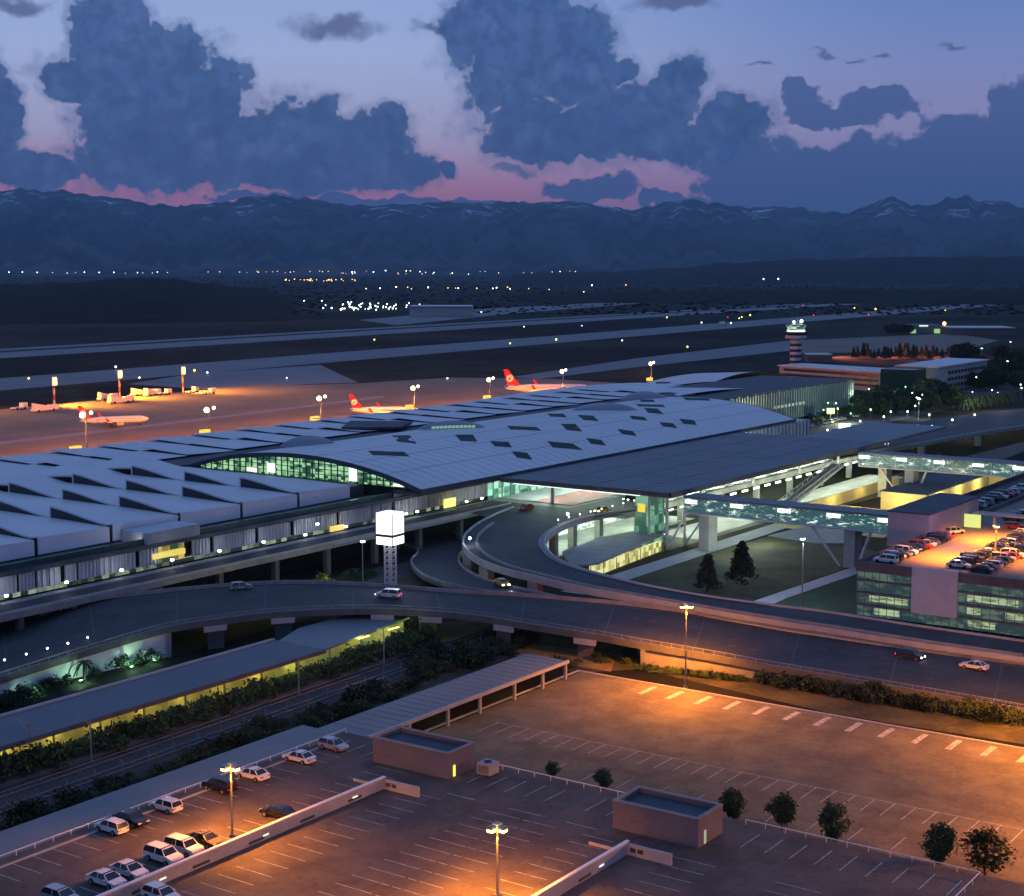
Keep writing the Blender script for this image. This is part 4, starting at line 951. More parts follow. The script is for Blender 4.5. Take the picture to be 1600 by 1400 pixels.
p, q = a_.lerp(c_, .3) - nn * .01, a_.lerp(c_, .58) - nn * .01; b = MB(); b.hexa([(p.x, p.y), (q.x, q.y), (q.x - nn.x * .02, q.y - nn.y * .02), (p.x - nn.x * .02, p.y - nn.y * .02)], 7.0, 8.3); b.build('lit_sign', emis('hangar_sign', (.8, 1, .95), 1.1), hg)
for (x0, x1, yb, hh, dp, lb) in ((1487, 1585, 524, 7, 40, 'long low pale blue shed right of the lit hangar'), (640, 738, 494, 13, 60, 'long pale hall at the right end of the sparkling yard beyond the runway'), (1262, 1300, 566, 5, 14, 'low pale hut just behind the office block roof')):
    a_ = P(x0, yb, 0); c_ = P(x1, yb, 0); nn = Vector((FW.x, FW.y, 0)).normalized() * dp
    t = thing('shed', lb, 'shed', (0, 0, 0)); b = MB(); b.hexa([(a_.x, a_.y), (c_.x, c_.y), (c_.x + nn.x, c_.y + nn.y), (a_.x + nn.x, a_.y + nn.y)], 0, hh); b.build('wall', M_concl if x0 == 640 else M_concd, t)
    b = MB(); e_ = nn * .04; b.hexa([(a_.x - e_.x, a_.y - e_.y), (c_.x - e_.x, c_.y - e_.y), (c_.x + nn.x, c_.y + nn.y), (a_.x + nn.x, a_.y + nn.y)], hh, hh + .8); b.build('roof', M_roofw, t)
# ================================================================== FOREGROUND
# open lot (ground level) with kerb, bays
LOTX0, LOTX1 = 155.8, 210.6
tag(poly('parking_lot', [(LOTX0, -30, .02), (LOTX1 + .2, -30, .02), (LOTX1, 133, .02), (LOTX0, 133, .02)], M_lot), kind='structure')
def marks(name, boxes, z, m=M_paint):
    b = MB()
    for (x0, x1, y0, y1) in boxes: b.face([(x0, y0, z), (x1, y0, z), (x1, y1, z), (x0, y1, z)])
    return tag(b.build(name, m), kind='structure')
M_faint = mat('worn_paint', (.34, .34, .33), .7, .35, 1.2, col2=(.55, .55, .53))
bx_ = []
y = 20.0
while y < 128: 
    bx_.append((174.6, 179.5, y, y + .13)); y += 2.62
bx_.append((179.5, 179.62, 18, 128))
y = 20.0
while y < 112: bx_.append((164.5, 169.2, y, y + .12)); y += 5.24
for k in range(20): 
    yy = 88.4 + 30 - k * 4.9; bx_.append((204.6, 209.6, yy - .45, yy + .45))
marks('bay_lines', bx_, .035, M_faint)
b = MB(); b.box(210.6, 211.0, -30, 133.4, 0, .16); b.box(LOTX0, 211, 133.4, 133.8, 0, .16); tag(b.build('kerb', M_concl), kind='structure')
sheet('verge', [(1000, 1045), (900, 1052), (860, 1040), (800, 1028), (700, 1000), (640, 985), (760, 960), (1000, 1004), (1300, 1060), (1600, 1110), (1800, 1160), (1800, 1190), (1600, 1163), (1300, 1115)], M_grass, .012)
tag(poly('embankment', [(213.5, 129, .02), (213.0, 150, .02), (222, 150, .02), (224, 134, .02)], mat('bare_sand', (.20, .14, .06), .9, .3, .15)), kind='structure')
# walkway canopy along the lot
wc = thing('walkway_canopy', 'long flat grey walkway roof on white posts along the left edge of the open lot', 'canopy', (0, 0, 0))
b = MB(); b.hexa([(100, 132.4), (205.4, 132.4), (205.4, 140.4), (100, 140.4)], 2.8, 3.1); b.hexa([(60, 138), (155.6, 138), (155.6, 144), (60, 144)], 2.2, 2.75); b.build('roof', M_gray, wc)
b = MB()
for k in range(1, 25): b.box(156 + k * 2, 156.06 + k * 2, 132.6, 140.2, 3.1, 3.13)
b.build('roof_seams', M_gray, wc)
b = MB(); b.box(155.6, 205.6, 132.0, 132.4, 2.7, 3.2); b.build('fascia', M_concl, wc)
for x in (165, 173.9, 181.8, 190.8, 198.6, 205.2): b = MB(); b.box(x - .2, x + .2, 132.3, 132.7, 0, 2.8); b.build('post', M_concl, wc)
b = MB(); b.box(156, 205, 139.7, 140, 0, 2.8); b.build('rear_screen', M_concd, wc)
for x in (160, 176, 194): lamp('walkway_light', (x, 136, 2.6), 130, (1, .9, .62), wc, size=.2)
# roof deck of the near car park
RZ = 3.5
rd = thing('parking_deck', 'near car park roof deck with pale parapets, ramp walls and marked bays', 'parking deck', (0, 0, 0))
b = MB(); b.box(40, 154.6, -20, 135.5, 2.9, RZ); b.build('deck', M_deck, rd)
b = MB(); b.box(40, 154.4, -20, 135.3, 0, 2.88); b.build('lower_wall', M_concd, rd)
b = MB()
for a, c in (((40, 135.6), (155.0, 135.6)), ((154.9, 135.6), (154.9, 124.2)), ((154.4, 111.6), (154.4, 86.8)), ((154.4, 75.7), (154.4, 47.6)), ((154.4, 47.6), (60, 47.6))):
    wallstrip(b, [Vector((*a, RZ)), Vector((*c, RZ))], .35, .75, -1.1)
b.build('parapet', M_concl, rd)
b = MB()
for a, c in (((40, 134.9), (154.3, 134.9)), ((153.8, 111), (153.8, 87)), ((153.8, 75), (153.8, 48.3)), ((60, 48.3), (153.8, 48.3))):
    v0 = Vector((*a, RZ)); v1 = Vector((*c, RZ)); wallstrip(b, [v0, v1], .08, .08, .55)
    n = int((v1 - v0).length / 2.4)
    for k in range(n + 1): p = v0.lerp(v1, k / n); b.bar(p, p + Vector((0, 0, .6)), .04, 4)
b.build('guard_rail', M_white, rd)
b = MB(); b.box(40, 147, 133.2, 133.5, RZ, RZ + .14); b.build('wheel_kerb', M_concl, rd)
def house(x0, x1, y0, y1, label):
    t = thing('stair_house', label, 'stair house', (0, 0, 0)); top = 6.7; b = MB()
    mw = mat('rendered_wall', (.13, .13, .15), .85, .10, .3)
    b.box(x0, x0 + .35, y0, y1, RZ, top); b.box(x1 - .35, x1, y0, y1, RZ, top); b.box(x0 + .35, x1 - .35, y0, y0 + .35, RZ, top); b.box(x0 + .35, x1 - .35, y1 - .35, y1, RZ, top)
    b.build('wall', mw, t); b = MB(); b.box(x0 + .35, x1 - .35, y0 + .35, y1 - .35, top - .9, top - .55); b.build('sunken_roof', M_dark, t)
    b = MB()
    b.box(x0 - .06, x0 + .42, y0 - .06, y1 + .06, top, top + .12); b.box(x1 - .42, x1 + .06, y0 - .06, y1 + .06, top, top + .12); b.box(x0 + .42, x1 - .42, y0 - .06, y0 + .42, top, top + .12); b.box(x0 + .42, x1 - .42, y1 - .42, y1 + .06, top, top + .12)
    b.build('coping', M_conc, t); b = MB(); b.box(x0 - .05, x0, y1 - 3.2, y1 - 2.3, RZ + 1.2, RZ + 1.5); b.build('sign', M_concd, t); return t
h1 = house(147, 152.5, 112, 124, 'flat topped stair house with a yellow lit slot, left of the white air unit')
b = MB(); b.box(148.0, 148.35, 111.9, 111.99, RZ + .1, RZ + 1.5); b.build('lit_slot', emis('yellow_slot', (1, .85, .12), 1.6), h1)
h2 = house(144.3, 150, 76, 86.8, 'flat topped stair house standing near the right ramp wall, nearest the row of trees')
b = MB(); b.box(145.6, 146, 75.9, 75.99, RZ + .1, RZ + 1.6); b.build('lit_slot', emis('dim_slot', (.6, .75, .5), .5), h2)
t = thing('air_unit', 'small white air handling unit beside the stair house with the yellow slot', 'air unit', (151.6, 109.3, RZ))
b = MB(); b.box(-1, 1, -1.0, 1.0, .1, 1.5); b.build('casing', M_concl, t); b = MB()
for k in range(6): b.box(-1.05, -1.0, -.8, .8, .3 + k * .17, .38 + k * .17)
b.build('grille', M_concd, t); b = MB(); b.lathe([(1.5, .5), (1.62, .5)], 'z', (0, 0, 0), 12); b.build('fan', M_black, t)
def rampwall(y, x0, x1, yc, label, ym):
    t = thing('ramp_wall', label, 'ramp wall', (0, 0, 0))
    b = MB(); b.box(x0, x1, y - .15, y + .15, RZ + .0, RZ + 1.35); b.build('wall', M_concl, t)
    b = MB(); b.box(x0, x1 + .1, y - .2, y + .2, RZ + 1.35, RZ + 1.5); b.build('coping', M_white, t)
    b = MB()
    x = x0 + 3; k = 0
    while x < x1 - 3: b.box(x, x + 2.4, y - .18, y - .15, RZ + .18, RZ + .5); x += 8.2; k += 1
    b.build('slot', M_dark, t)
    b = MB()
    for k in range(4): xx = x1 - 6 - k * 15; b.box(xx, xx + .9, y - .2, y - .15, RZ + .45, RZ + .62)
    b.build('wall_light', emis('ramp_glow', (.95, .9, .8), 1.2), t)
    b = MB(); b.box(x1 - .3, x1, y - 5.5, y - .15, RZ, RZ + 1.25); b.build('end_wall', M_concl, t)
    b = MB(); b.box(x1 - .36, x1 - .3, y - 1.2, y - .55, RZ + .45, RZ + .9); b.box(x1 - .36, x1 - .3, y - 2.1, y - 1.45, RZ + .45, RZ + .9); b.build('vent', M_dark, t)
    b = MB(); b.box(x1 - .15, x1, y + .2, y + 4.8, RZ, RZ + .35); b.build('low_kerb', M_concl, t)
    return t
rampwall(116.4, 40, 140, 0, 'long pale ramp wall beside the rows of parked cars on the near deck', 0)
rampwall(81.5, 60, 138.6, 0, 'pale ramp wall at the bottom right of the near deck', 0)
bx_ = []
for x in range(60, 147, 1):
    pass
x = 60.0
while x < 146: bx_ += [(x, x + .1, 128.6, 133.1), (x, x + .1, 117.5, 122.6)]; x += 2.6
x = 60.0
while x < 143:
    bx_ += [(x, x + .1, 108.3, 113.4), (x, x + .1, 97.0, 101.9), (x, x + .1, 92.0, 96.6), (x, x + .1, 84.6, 88.6), (x, x + .1, 72, 77), (x, x + .1, 60, 65)]; x += 2.6
y = 49.5
while y < 135:
    if not (74 < y < 88 or 111 < y < 125): bx_.append((147.2, 151.9, y, y + .12))
    y += 2.85
bx_ += [(142.8, 142.95, 88, 92), (142.8, 142.95, 95, 100), (142.8, 142.95, 105, 109)]
marks('deck_bay_lines', bx_, RZ + .012, M_faint)
b = MB(); b.face([(60, 95.1, RZ + .016), (153.5, 95.1, RZ + .016), (153.5, 95.45, RZ + .016), (60, 95.45, RZ + .016)]); tag(b.build('expansion_joint', M_dark), kind='structure')
# ---- railway strip: canopy slabs, tracks, fence
pf = thing('platform_canopy', 'long flat blue grey platform roof with yellow light spilling along its near edge', 'platform canopy', (0, 0, 0))
b = MB(); b.box(60, 186, 166.8, 178, 3.6, 4.0); b.build('roof', mat('navy_roof_sheet', (.085, .10, .125), .55, .12, .1), pf)
b = MB(); b.box(60, 186, 178, 178.6, 3.5, 4.25); b.build('fascia', M_concl, pf)
b = MB(); b.box(60, 186, 166.6, 166.8, 3.4, 4.05); b.build('edge_beam', M_concd, pf)
b = MB(); b.hexa([(186.1, 168), (214, 171.6), (214, 182), (196, 182), (186.1, 178)], 3.2, 3.55); b.build('end_roof', M_gray, pf)
b = MB(); b.box(60, 186, 170.5, 170.8, 0, 3.6); b.box(186, 212, 171.4, 171.7, 0, 3.1); b.build('lit_wall', mat('cream_wall', (.60, .55, .30), .8, .2, .3), pf)
b = MB(); b.box(60, 214, 162.8, 170.4, .02, .5); b.build('platform', M_concd, pf)
for x in range(92, 215, 8):
    b = MB(); b.box(x - .12, x + .12, 167.5, 167.8, .5, 3.4); b.build('post', M_metal, pf)
    lamp('platform_light', (x + 2, 168.8, 3.2), 260, (1, .86, .16) if x < 180 else (.86, 1, .2), pf, size=.3)
b = MB()
for x in range(92, 210, 8): b.box(x + .6, x + 3.4, 168.7, 168.9, 3.3, 3.42)
b.build('tube_light', emis('platform_tube', (1, .85, .2), 4), pf)
M_ball = mat('track_ballast', (.055, .05, .048), .95, .35, 2.0, bump=.4)
tag(poly('track_bed', [(60, 151.5, .03), (235, 156.5, .03), (235, 166.0, .03), (60, 162.2, .03)], M_ball), kind='structure')
def railtrack(y0, y1, label):
    t = thing('railway_track', label, 'railway track', (0, 0, 0)); b = MB()
    for o in (-.72, .72): b.hexa([(60, y0 + o - .04), (235, y1 + o - .04), (235, y1 + o + .04), (60, y0 + o + .04)], .12, .28)
    b.build('rail', M_metal, t); b = MB(); x = 62.0
    while x < 234: yy = y0 + (y1 - y0) * (x - 60) / 175; b.box(x, x + .24, yy - 1.25, yy + 1.25, .035, .12); x += 1.2
    b.build('sleepers', mat('dark_sleepers', (.085, .08, .08), .9, .3, .5), t)
railtrack(159.3, 162.9, 'railway track nearer the yellow lit platform'); railtrack(154.4, 158.8, 'railway track nearer the scrub bank')
for i in range(26):
    x = 100 + i * 4.6; y = 151.0 + (x - 60) * .028 + 1.2; b = MB(); b.bar((0, 0, 0), (0, 0, 1.9), .055, 5); b.bar((0, 0, 1.9), (-.25, 0, 2.2), .05, 5); o = b.build('fence_post', M_conc); o.location = (x, y, 0)
    tag(o, 'pale bent top fence post between the railway tracks and the scrub bank', 'fence post', 'fence posts along the railway')
for n, (px, py, h) in enumerate([(48, 1195, 6), (143, 1190, 6.5), (467, 1085, 8.5), (600, 1045, 7)]):
    p = P(px, py, 0); t = thing('catenary_mast', 'slim grey railway mast %s' % ['at the left picture edge by the bushes', 'rising from the bushes left of the middle of the platform', 'tallest, standing near the right end of the yellow lit edge', 'by the dark thicket near the viaduct pier'][n], 'railway mast', (p.x, p.y, 0))
    b = MB(); b.bar((0, 0, 0), (0, 0, h), .14, 6, .09); b.build('pole', M_metal, t); b = MB(); b.bar((0, 0, h - .5), (0, 2.6, h - .1), .06, 5); b.bar((0, 0, h - 1.6), (0, 2.2, h - .3), .05, 5); b.build('arm', M_metal, t)
sheet('scrub_bank', [(-200, 1420), (-200, 1230), (0, 1215), (400, 1095), (620, 1030), (780, 985), (860, 1000), (800, 1026), (545, 1128), (0, 1292)], M_earth, .015)
# green glow on the left retaining wall
for x, s in ((150, 1.0), (159, 1.0), (169.5, 1.3), (174.5, 1.2)): lamp('wall_wash_light', (x, 194.8, .8), 520 * s, (.50, 1, .55), via, size=.3)
b = MB()
for x in (150, 159, 169.5, 174.5): b.box(x - .3, x + .3, 194.6, 195.0, .1, .5)
b.build('ground_floodlight', M_metal, via)
for n, (px, py) in enumerate([(7, 1031), (41, 1022), (74, 1013), (106, 1005), (137, 996)]):
    p = P(px, py, 5.2 if n > 2 else 4.6); t = thing('bollard_light', 'white marker lamp on the near side of the viaduct, %s from the left' % ['first', 'second', 'third', 'fourth', 'fifth'][n], 'marker lamp', (p.x, p.y, p.z), 0, 'marker lamps along the viaduct')
    b = MB(); b.ball((0, 0, 0), .17); b.build('lamp_head', emis('marker_lamp', (1, .95, .8), 6), t); b = MB(); b.bar((0, 0, -1.2), (0, 0, -.2), .05, 5); b.build('post', M_metal, t)
# ---- lit cube sign tower
tw = thing('sign_tower', 'white glowing cube sign on a tall lattice column beside the viaduct', 'sign tower', (241.3, 198.4, 0), math.radians(4))
b = MB()
for sx in (-1, 1):
    for sy in (-1, 1): b.bar((sx * .82, sy * .82, 0), (sx * .82, sy * .82, 10.4), .17, 6)
for k in range(9):
    z = .3 + k * 1.15
    for s in (-1, 1):
        b.bar((-.82, s * .82, z), (.82, s * .82, z + 1.15), .06, 4); b.bar((s * .82, -.82, z), (s * .82, .82, z + 1.15), .06, 4)
        b.bar((-.82, s * .82, z + 1.15), (.82, s * .82, z), .06, 4); b.bar((s * .82, -.82, z + 1.15), (s * .82, .82, z), .06, 4)
b.build('lattice_column', mat('tower_steel', (.50, .48, .55), .5, .05, 1), tw)
CW = 2.05
M_cube = emis('sign_face', (1, 1, 1), 2.2)
b = MB(); b.box(-CW, CW, -CW, CW, 12.35, 16.6); b.build('upper_box', M_cube, tw)
b = MB(); b.box(-CW, CW, -CW, CW, 10.2, 11.75); b.build('lower_box', M_cube, tw)
b = MB(); b.box(-CW - .06, CW + .06, -CW - .06, CW + .06, 11.8, 12.3); b.build('dark_band', M_dark, tw)
for sx in (-1, 1):
    for sy in (-1, 1): b = MB(); b.box(sx * CW - .07, sx * CW + .07, sy * CW - .07, sy * CW + .07, 10.2, 16.65); b.build('corner_trim', M_concd, tw)
lamp('cube_light', (235, 191, 14.0), 500, (.95, .97, 1), None, size=1.5)
# ---- sodium lamp posts
def lamppost(px, py, z0, h, label, power, heads=3, aimd=None, col=SODIUM, em=None, cone=150, xy=None, group=None):
    p = P(px, py, z0) if xy is None else Vector((*xy, z0)); t = thing('lamp_post', label, 'lamp post', (p.x, p.y, z0), 0, group)
    b = MB(); b.bar((0, 0, 0), (0, 0, h), .15, 8, .09); b.box(-.25, .25, -.25, .25, 0, .35); b.build('pole', M_metal, t)
    hd = MB(); gl = MB()
    for k in range(heads):
        a = k * 2 * math.pi / heads + .6; c = Vector((math.cos(a) * .65, math.sin(a) * .65, h + .1)); b2 = c * 1
        hd.bar((0, 0, h - .1), c, .05, 5); hd.box(c.x - .38, c.x + .38, c.y - .38, c.y + .38, h + .2, h + .48); gl.box(c.x - .34, c.x + .34, c.y - .34, c.y + .34, h - .10, h + .198)
    hd.build('lamp_housing', M_metal, t); gl.build('lamp_glass', em or emis('sodium_glass', (1, .58, .14), 7), t)
    if power:
        o = lamp('lamp_light', (0, 0, h - .7), power, col, t, 'SPOT', .35, None, cone, 1.0)
        if aimd:                            # three heads throwing outwards
            for k in range(3):
                a = k * 2.0944 + .5; q = Vector((math.cos(a), math.sin(a), -.62)) + Vector(aimd).normalized() * .38
                if k == 0: o.rotation_euler = q.to_track_quat('-Z', 'Y').to_euler(); o.data.spot_size = math.radians(115); o.data.energy = power / 1.6
                else:
                    l2 = o.copy(); C.objects.link(l2); l2.rotation_euler = q.to_track_quat('-Z', 'Y').to_euler()
        if aimd and heads > 1: lamp('lamp_light', (0, 0, h - .5), power * .035, col, t, size=.35)
    return t
lamppost(1070, 1075, 0, 13.0, 'tall sodium lamp post behind the middle of the open lot, in front of the viaduct', 120000, xy=(212.0, 114.3), aimd=(-9, 1, -13), cone=150)
lamppost(1597, 1150, 0, 13.0, 'tall sodium lamp post at the right picture edge behind the open lot', 105000, xy=(216.7, 62.0), aimd=(-9, 0, -13), cone=150)
lamppost(363, 1308, RZ, 7.8, 'sodium lamp post among the parked cars beside the long ramp wall', 44000, aimd=(0, -.1, -6), cone=150)
lamppost(777, 1402, RZ, 7.0, 'sodium lamp post at the bottom middle of the near deck', 48000, aimd=(-2, 0, -6), cone=150)
lamppost(0, 0, RZ, 6.0, 'sodium lamp post outside the lower picture edge', 60000, aimd=(1, 0, -6), xy=(96.5, 91))
lamppost(0, 0, RZ, 7.5, 'sodium lamp post below the picture near the right ramp', 32000, aimd=(1, 0, -6), xy=(103, 76))
lamppost(0, 0, 0, 12, 'sodium lamp post beyond the right picture edge of the open lot', 270000, xy=(186, 34), aimd=(0, 5, -10), cone=150)
white = emis('white_lamp_glass', (.9, .97, 1), 14)
lamppost(1253, 950, 0, 13.5, 'slim pole with a single white lamp on the grass right of the dark conifers', 5000, 1, col=COOL, em=white, xy=(276, 123.4))
lamppost(1435, 655, 0, 9, 'white street lamp shining brightest in front of the dark tree mass', 16000, 2, col=COOL, em=emis('white_glass2', (.9, 1, .95), 30))
for (x, y, h, l) in ((1573, 600, 13, 'left'), (1533, 575, 13, 'middle'), (1578, 560, 12, 'right')):
    lamppost(x, y, 0, h, 'tall cool white lamp post among the trees at far right, %s of the three' % l, 0, 2, em=emis('cool_glass', (.75, 1, .9), 5))
t = lamppost(567, 918, .2, 9.5, 'slim street lamp with a small white head left of the glowing cube tower', 0, 1, em=white)
lamppost(1493, 870, DZ, 6.0, 'sodium lamp among the parked cars on the right car park roof', 7500, 2, xy=P(1555, 870, DZ).xy)
lamp('deck_fill_light', (293, 99, 19), 62000, SODIUM, None, 'SPOT', .5, (294, 99, 9.8), 135, .8)  # added spots without fixtures, brighten the deck beyond its one lamp
lamp('deck_fill_light', (316, 99, 19), 70000, SODIUM, None, 'SPOT', .5, (317, 98, 9.8), 135, .8); lamp('deck_fill_light', (300, 80, 19), 50000, SODIUM, None, 'SPOT', .5, (300, 81, 9.8), 135, .8)
# bright billboards / lit signs by the roads at right
for i, (px, py, w, h, z, lb) in enumerate([(1320, 667, 4.5, 2.6, 3.0, 'white glowing advertisement box standing beside the road left of the tree mass'), (1509, 674, 3.6, 2.8, 3.2, 'white glowing advertisement box on the grey pier side of the rear road'), (1298, 642, 3.4, 2.4, 4.5, 'pale green glowing board beside the fin clad wing')]):
    p = P(px, py, z); t = thing('lit_sign', lb, 'lit sign', (p.x, p.y, 0), HEAD - math.pi / 2 + .1)
    b = MB(); b.box(-w / 2, w / 2, -.25, .25, z - h / 2, z + h / 2); b.build('sign_box', emis('billboard%d' % (i == 2), (1, 1, 1) if i < 2 else (.8, 1, .4), 3.0 if i < 2 else 1.0), t)
    b = MB(); b.bar((0, 0, 0), (0, 0, z - h / 2), .18, 6); b.build('post', M_metal, t)
# ---- apron masts and gate lights
def apron_lamp(px, py, label, pw=1.0):
    p = PYz(px, py, 402); t = thing('apron_lamp', label, 'floodlight mast', (p.x, 402, 0), 0, 'twin floodlight masts behind the terminal')
    b = MB(); b.bar((0, 0, 0), (0, 0, p.z), .28, 6, .2); b.bar((-1.8, 0, p.z - .4), (2.2, 0, p.z - .4), .12, 5); b.build('pole', M_concl, t)
    b = MB(); b.ball((-1.7, -.4, p.z), 1.0, 8, 6); b.build('lamp_glass', emis('apron_glass', (1, .62, .25), 6), t); b = MB(); b.ball((2.2, 0, p.z + .5), .62, 8, 6); b.build('lamp_glass', emis('apron_glass2', (1, .85, .65), 5), t)
    lamp('lamp_light', (0, 1.0, p.z - 1.2), 640000 * pw, (1, .24, .03), t, 'SPOT', .8, (0, 16, 0), 150, 1.0)
for (x, y, l) in [(134, 648, 'leftmost, in front of the whole parked airliner'), (327, 640, 'second from the left, between the whole airliner and the small red tail'), (502, 622, 'just left of the small red tail'), (648, 606, 'between the small and the large red tail'), (766, 593, 'just left of the large red tail'), (880, 580, 'above the body of the large airliner'), (1018, 568, 'rightmost, standing before dark grass')]:
    apron_lamp(x, y, 'twin floodlight mast, ' + l)
for n, (x, y) in enumerate([(118, 700), (320, 674), (492, 653), (640, 635), (761, 620), (835, 611), (874, 609), (1015, 592)]):
    p = PYz(x, y, 398); t = thing('gate_sign', 'yellow lit gate box behind the terminal roof, %s' % ['leftmost, below the whole airliner', 'second from the left', 'third from left', 'at the nose of the small tailed airliner', 'before the large tail', 'under the middle of the large airliner', 'under the front of the large airliner', 'rightmost, at the foot of the last mast'][n], 'gate sign', (p.x, 398, 0), 0, 'yellow lit gate boxes')
    b = MB(); b.box(-1.9, 1.9, -.8, .8, p.z - .9, p.z + .6); b.build('sign_box', emis('gate_box', (1, .62, .06), 1.3), t); b = MB(); b.bar((0, 0, 0), (0, 0, p.z - 1), .3, 6); b.build('post', M_concl, t)
for n, (x, y, yt) in enumerate([(85, 634, 590), (187, 622, 579), (286, 613, 573)]):
    p = P(x, y, 0); hh = 15 if n else 14.5
    hh = 66 - 0; d = (p - Vector((0, 0, 66))).length; hh = (y - yt) * d / F * .98
    t = thing('striped_mast', 'slim banded floodlight mast on the far edge of the lit apron, %s of the three' % ['left', 'middle', 'right'][n], 'floodlight mast', (p.x, p.y, 0), 0)
    for k in range(5): z = hh * k / 5; b = MB(); b.bar((0, 0, z), (0, 0, z + hh / 5), .55 if k < 4 else .75, 6); b.build('band', M_concl if k % 2 == 0 else mat('mast_red', (.25, .04, .03), .6, .1, 1), t)
    b = MB(); b.box(-1.2, 1.2, -.9, -.5, hh - 4.0, hh); b.build('lamp_glass', emis('mast_glass', (1, .68, .35), 1.6), t)
    lamp('lamp_light', (0, -1.5, hh - 1), 430000, (1, .32, .022), t, 'SPOT', .8, (20, -14, 0), 145, .9)
a_ = P(85, 640, 0); lamp('apron_flood', (430, 645, 18), 420000, (1, .32, .022), None, 'SPOT', .8, (440, 618, 0), 110, .9)
t = thing('radio_mast', 'thin red tipped mast standing alone on the grass right of the control tower', 'mast', tuple(P(1347, 529, 0)))
b = MB(); b.bar((0, 0, 0), (0, 0, 17), .4, 5, .25); b.build('pole', M_concd, t)
p = P(1475, 522, 0); t = thing('lamp_post', 'orange glowing lamp beside the lit hangar at far right', 'lamp post', (p.x, p.y, 0)); b = MB(); b.bar((0, 0, 0), (0, 0, 9), .2, 5); b.build('pole', M_metal, t); b = MB(); b.ball((0, 0, 10.5), 1.9, 8, 6); b.build('lamp_glass', emis('orange_glass', (1, .55, .2), 5), t)
for x in (1300, 1370, 1440):
    p = P(x, 532, 12); lamp('stand_light', (p.x, p.y, 14), 230000, (1, .24, .16), None, 'SPOT', .8, (p.x, p.y - 20, 0), 130, .9)
for n, (x, y, z, l) in enumerate([(1381, 651, 3, 0), (1418, 643, 3, 0), (1452, 648, 3, 0), (1488, 656, 7.5, 0), (1456, 666, 7.5, 0), (1434, 665, 7.5, 0), (1523, 648, 6.5, 0), (1405, 678, 8, 0), (1434, 671, 8, 0), (1293, 672, 3, 0), (1262, 678, 3, 0), (1344, 658, 3, 0), (1337, 640, 3, 0), (1302, 643, 3, 0), (1492, 625, 3, 0), (1358, 608, 3, 0), (1381, 614, 3, 0), (1369, 616, 3, 0), (1405, 611, 3, 0), (1383, 621, 3, 0)]):
    p = P(x, y, z); t = thing('street_lamp', 'small white street lamp in the scatter of lamps around the rear road and dark trees', 'street lamp', (p.x, p.y, 0), 0, 'street lamps around the rear road')
    b = MB(); b.ball((0, 0, p.z), .40, 8, 6); b.build('lamp_head', emis('street_glass', (.95, 1, .85), 5), t); b = MB(); b.bar((0, 0, 0), (0, 0, p.z - .4), .08, 5); b.build('pole', M_metal, t)
for x, y, pw in ((1290, 665, 14000), (1345, 620, 16000), (1400, 612, 9000), (1500, 640, 9000), (1565, 625, 26000), (1320, 640, 14000), (1370, 610, 12000), (1450, 668, 9000)):
    p = P(x, y, 6); lamp('street_light', tuple(p), pw, (.85, 1, .55) if x != 1565 else (1, .92, .55), None, size=.6)
for k in range(9):
    for j, (x0, y0, x1, y1) in enumerate(((1355, 682, 1396, 671), (1350, 702, 1388, 692))):
        u = k / 8; p = P(x0 + (x1 - x0) * u, y0 + (y1 - y0) * u, 7.6); t = thing('bollard_light', 'tiny white marker lamp in the %s of the two short rows on the rear road' % ('upper', 'lower')[j], 'marker lamp', (p.x, p.y, p.z), 0, 'marker lamps on the rear road %s row' % ('upper', 'lower')[j])
        b = MB(); b.ball((0, 0, 0), .22, 6, 5); b.build('lamp_head', emis('marker_lamp2', (1, 1, 1), 3), t)
        b = MB(); b.bar((0, 0, -.9), (0, 0, -.2), .06, 4); b.build('post', M_metal, t)
for k in range(8):
    p = P(872 + k * 17, 812 - k * 4.3, 8.4); t = thing('bollard_light', 'round rail lamp on the forecourt parapet, %s from the inner mouth of the ramp' % ['first', 'second', 'third', 'fourth', 'fifth', 'sixth', 'seventh', 'eighth'][k], 'marker lamp', (p.x, p.y, p.z), 0, 'rail lamps on the forecourt parapet')
    b = MB(); b.ball((0, 0, 0), .20, 8, 6); b.build('lamp_head', emis('rail_lamp', (1, .90, .72), 4), t); b = MB(); b.bar((0, 0, -1.1), (0, 0, -.2), .06, 4); b.build('post', M_metal, t)
for (x, y, z, l) in ((734, 841, 8.5, 'pale lamp on the outer parapet where the ramp bends'), (887, 803, 9.5, 'pale lamp at the inner mouth of the ramp'), (623, 843, 9.0, 'pale lamp just right of the glowing cube')):
    p = P(x, y, z); t = thing('street_lamp', l, 'street lamp', (p.x, p.y, p.z)); b = MB(); b.ball((0, 0, 0), .32, 8, 6); b.build('lamp_head', E_w, t); b = MB(); b.bar((0, 0, -2), (0, 0, -.3), .07, 5); b.build('post', M_metal, t); lamp('lamp_light', (0, 0, .3), 500, COOL, t, size=.4)
lamp('undergrowth_light', (218, 212, 3), 420, (1, .85, .15), None, size=.6); lamp('undergrowth_light', (205, 212, 3), 300, (1, .85, .15), None, size=.6); lamp('undergrowth_light', (238, 213, 3), 350, (1, .9, .2), None, size=.6)
lamp('undergrowth_light', (190, 213, 3), 200, (1, .85, .15), None, size=.6); lamp('undergrowth_light', (245, 178, 1.5), 160, (1, .9, .3), None, size=.5)
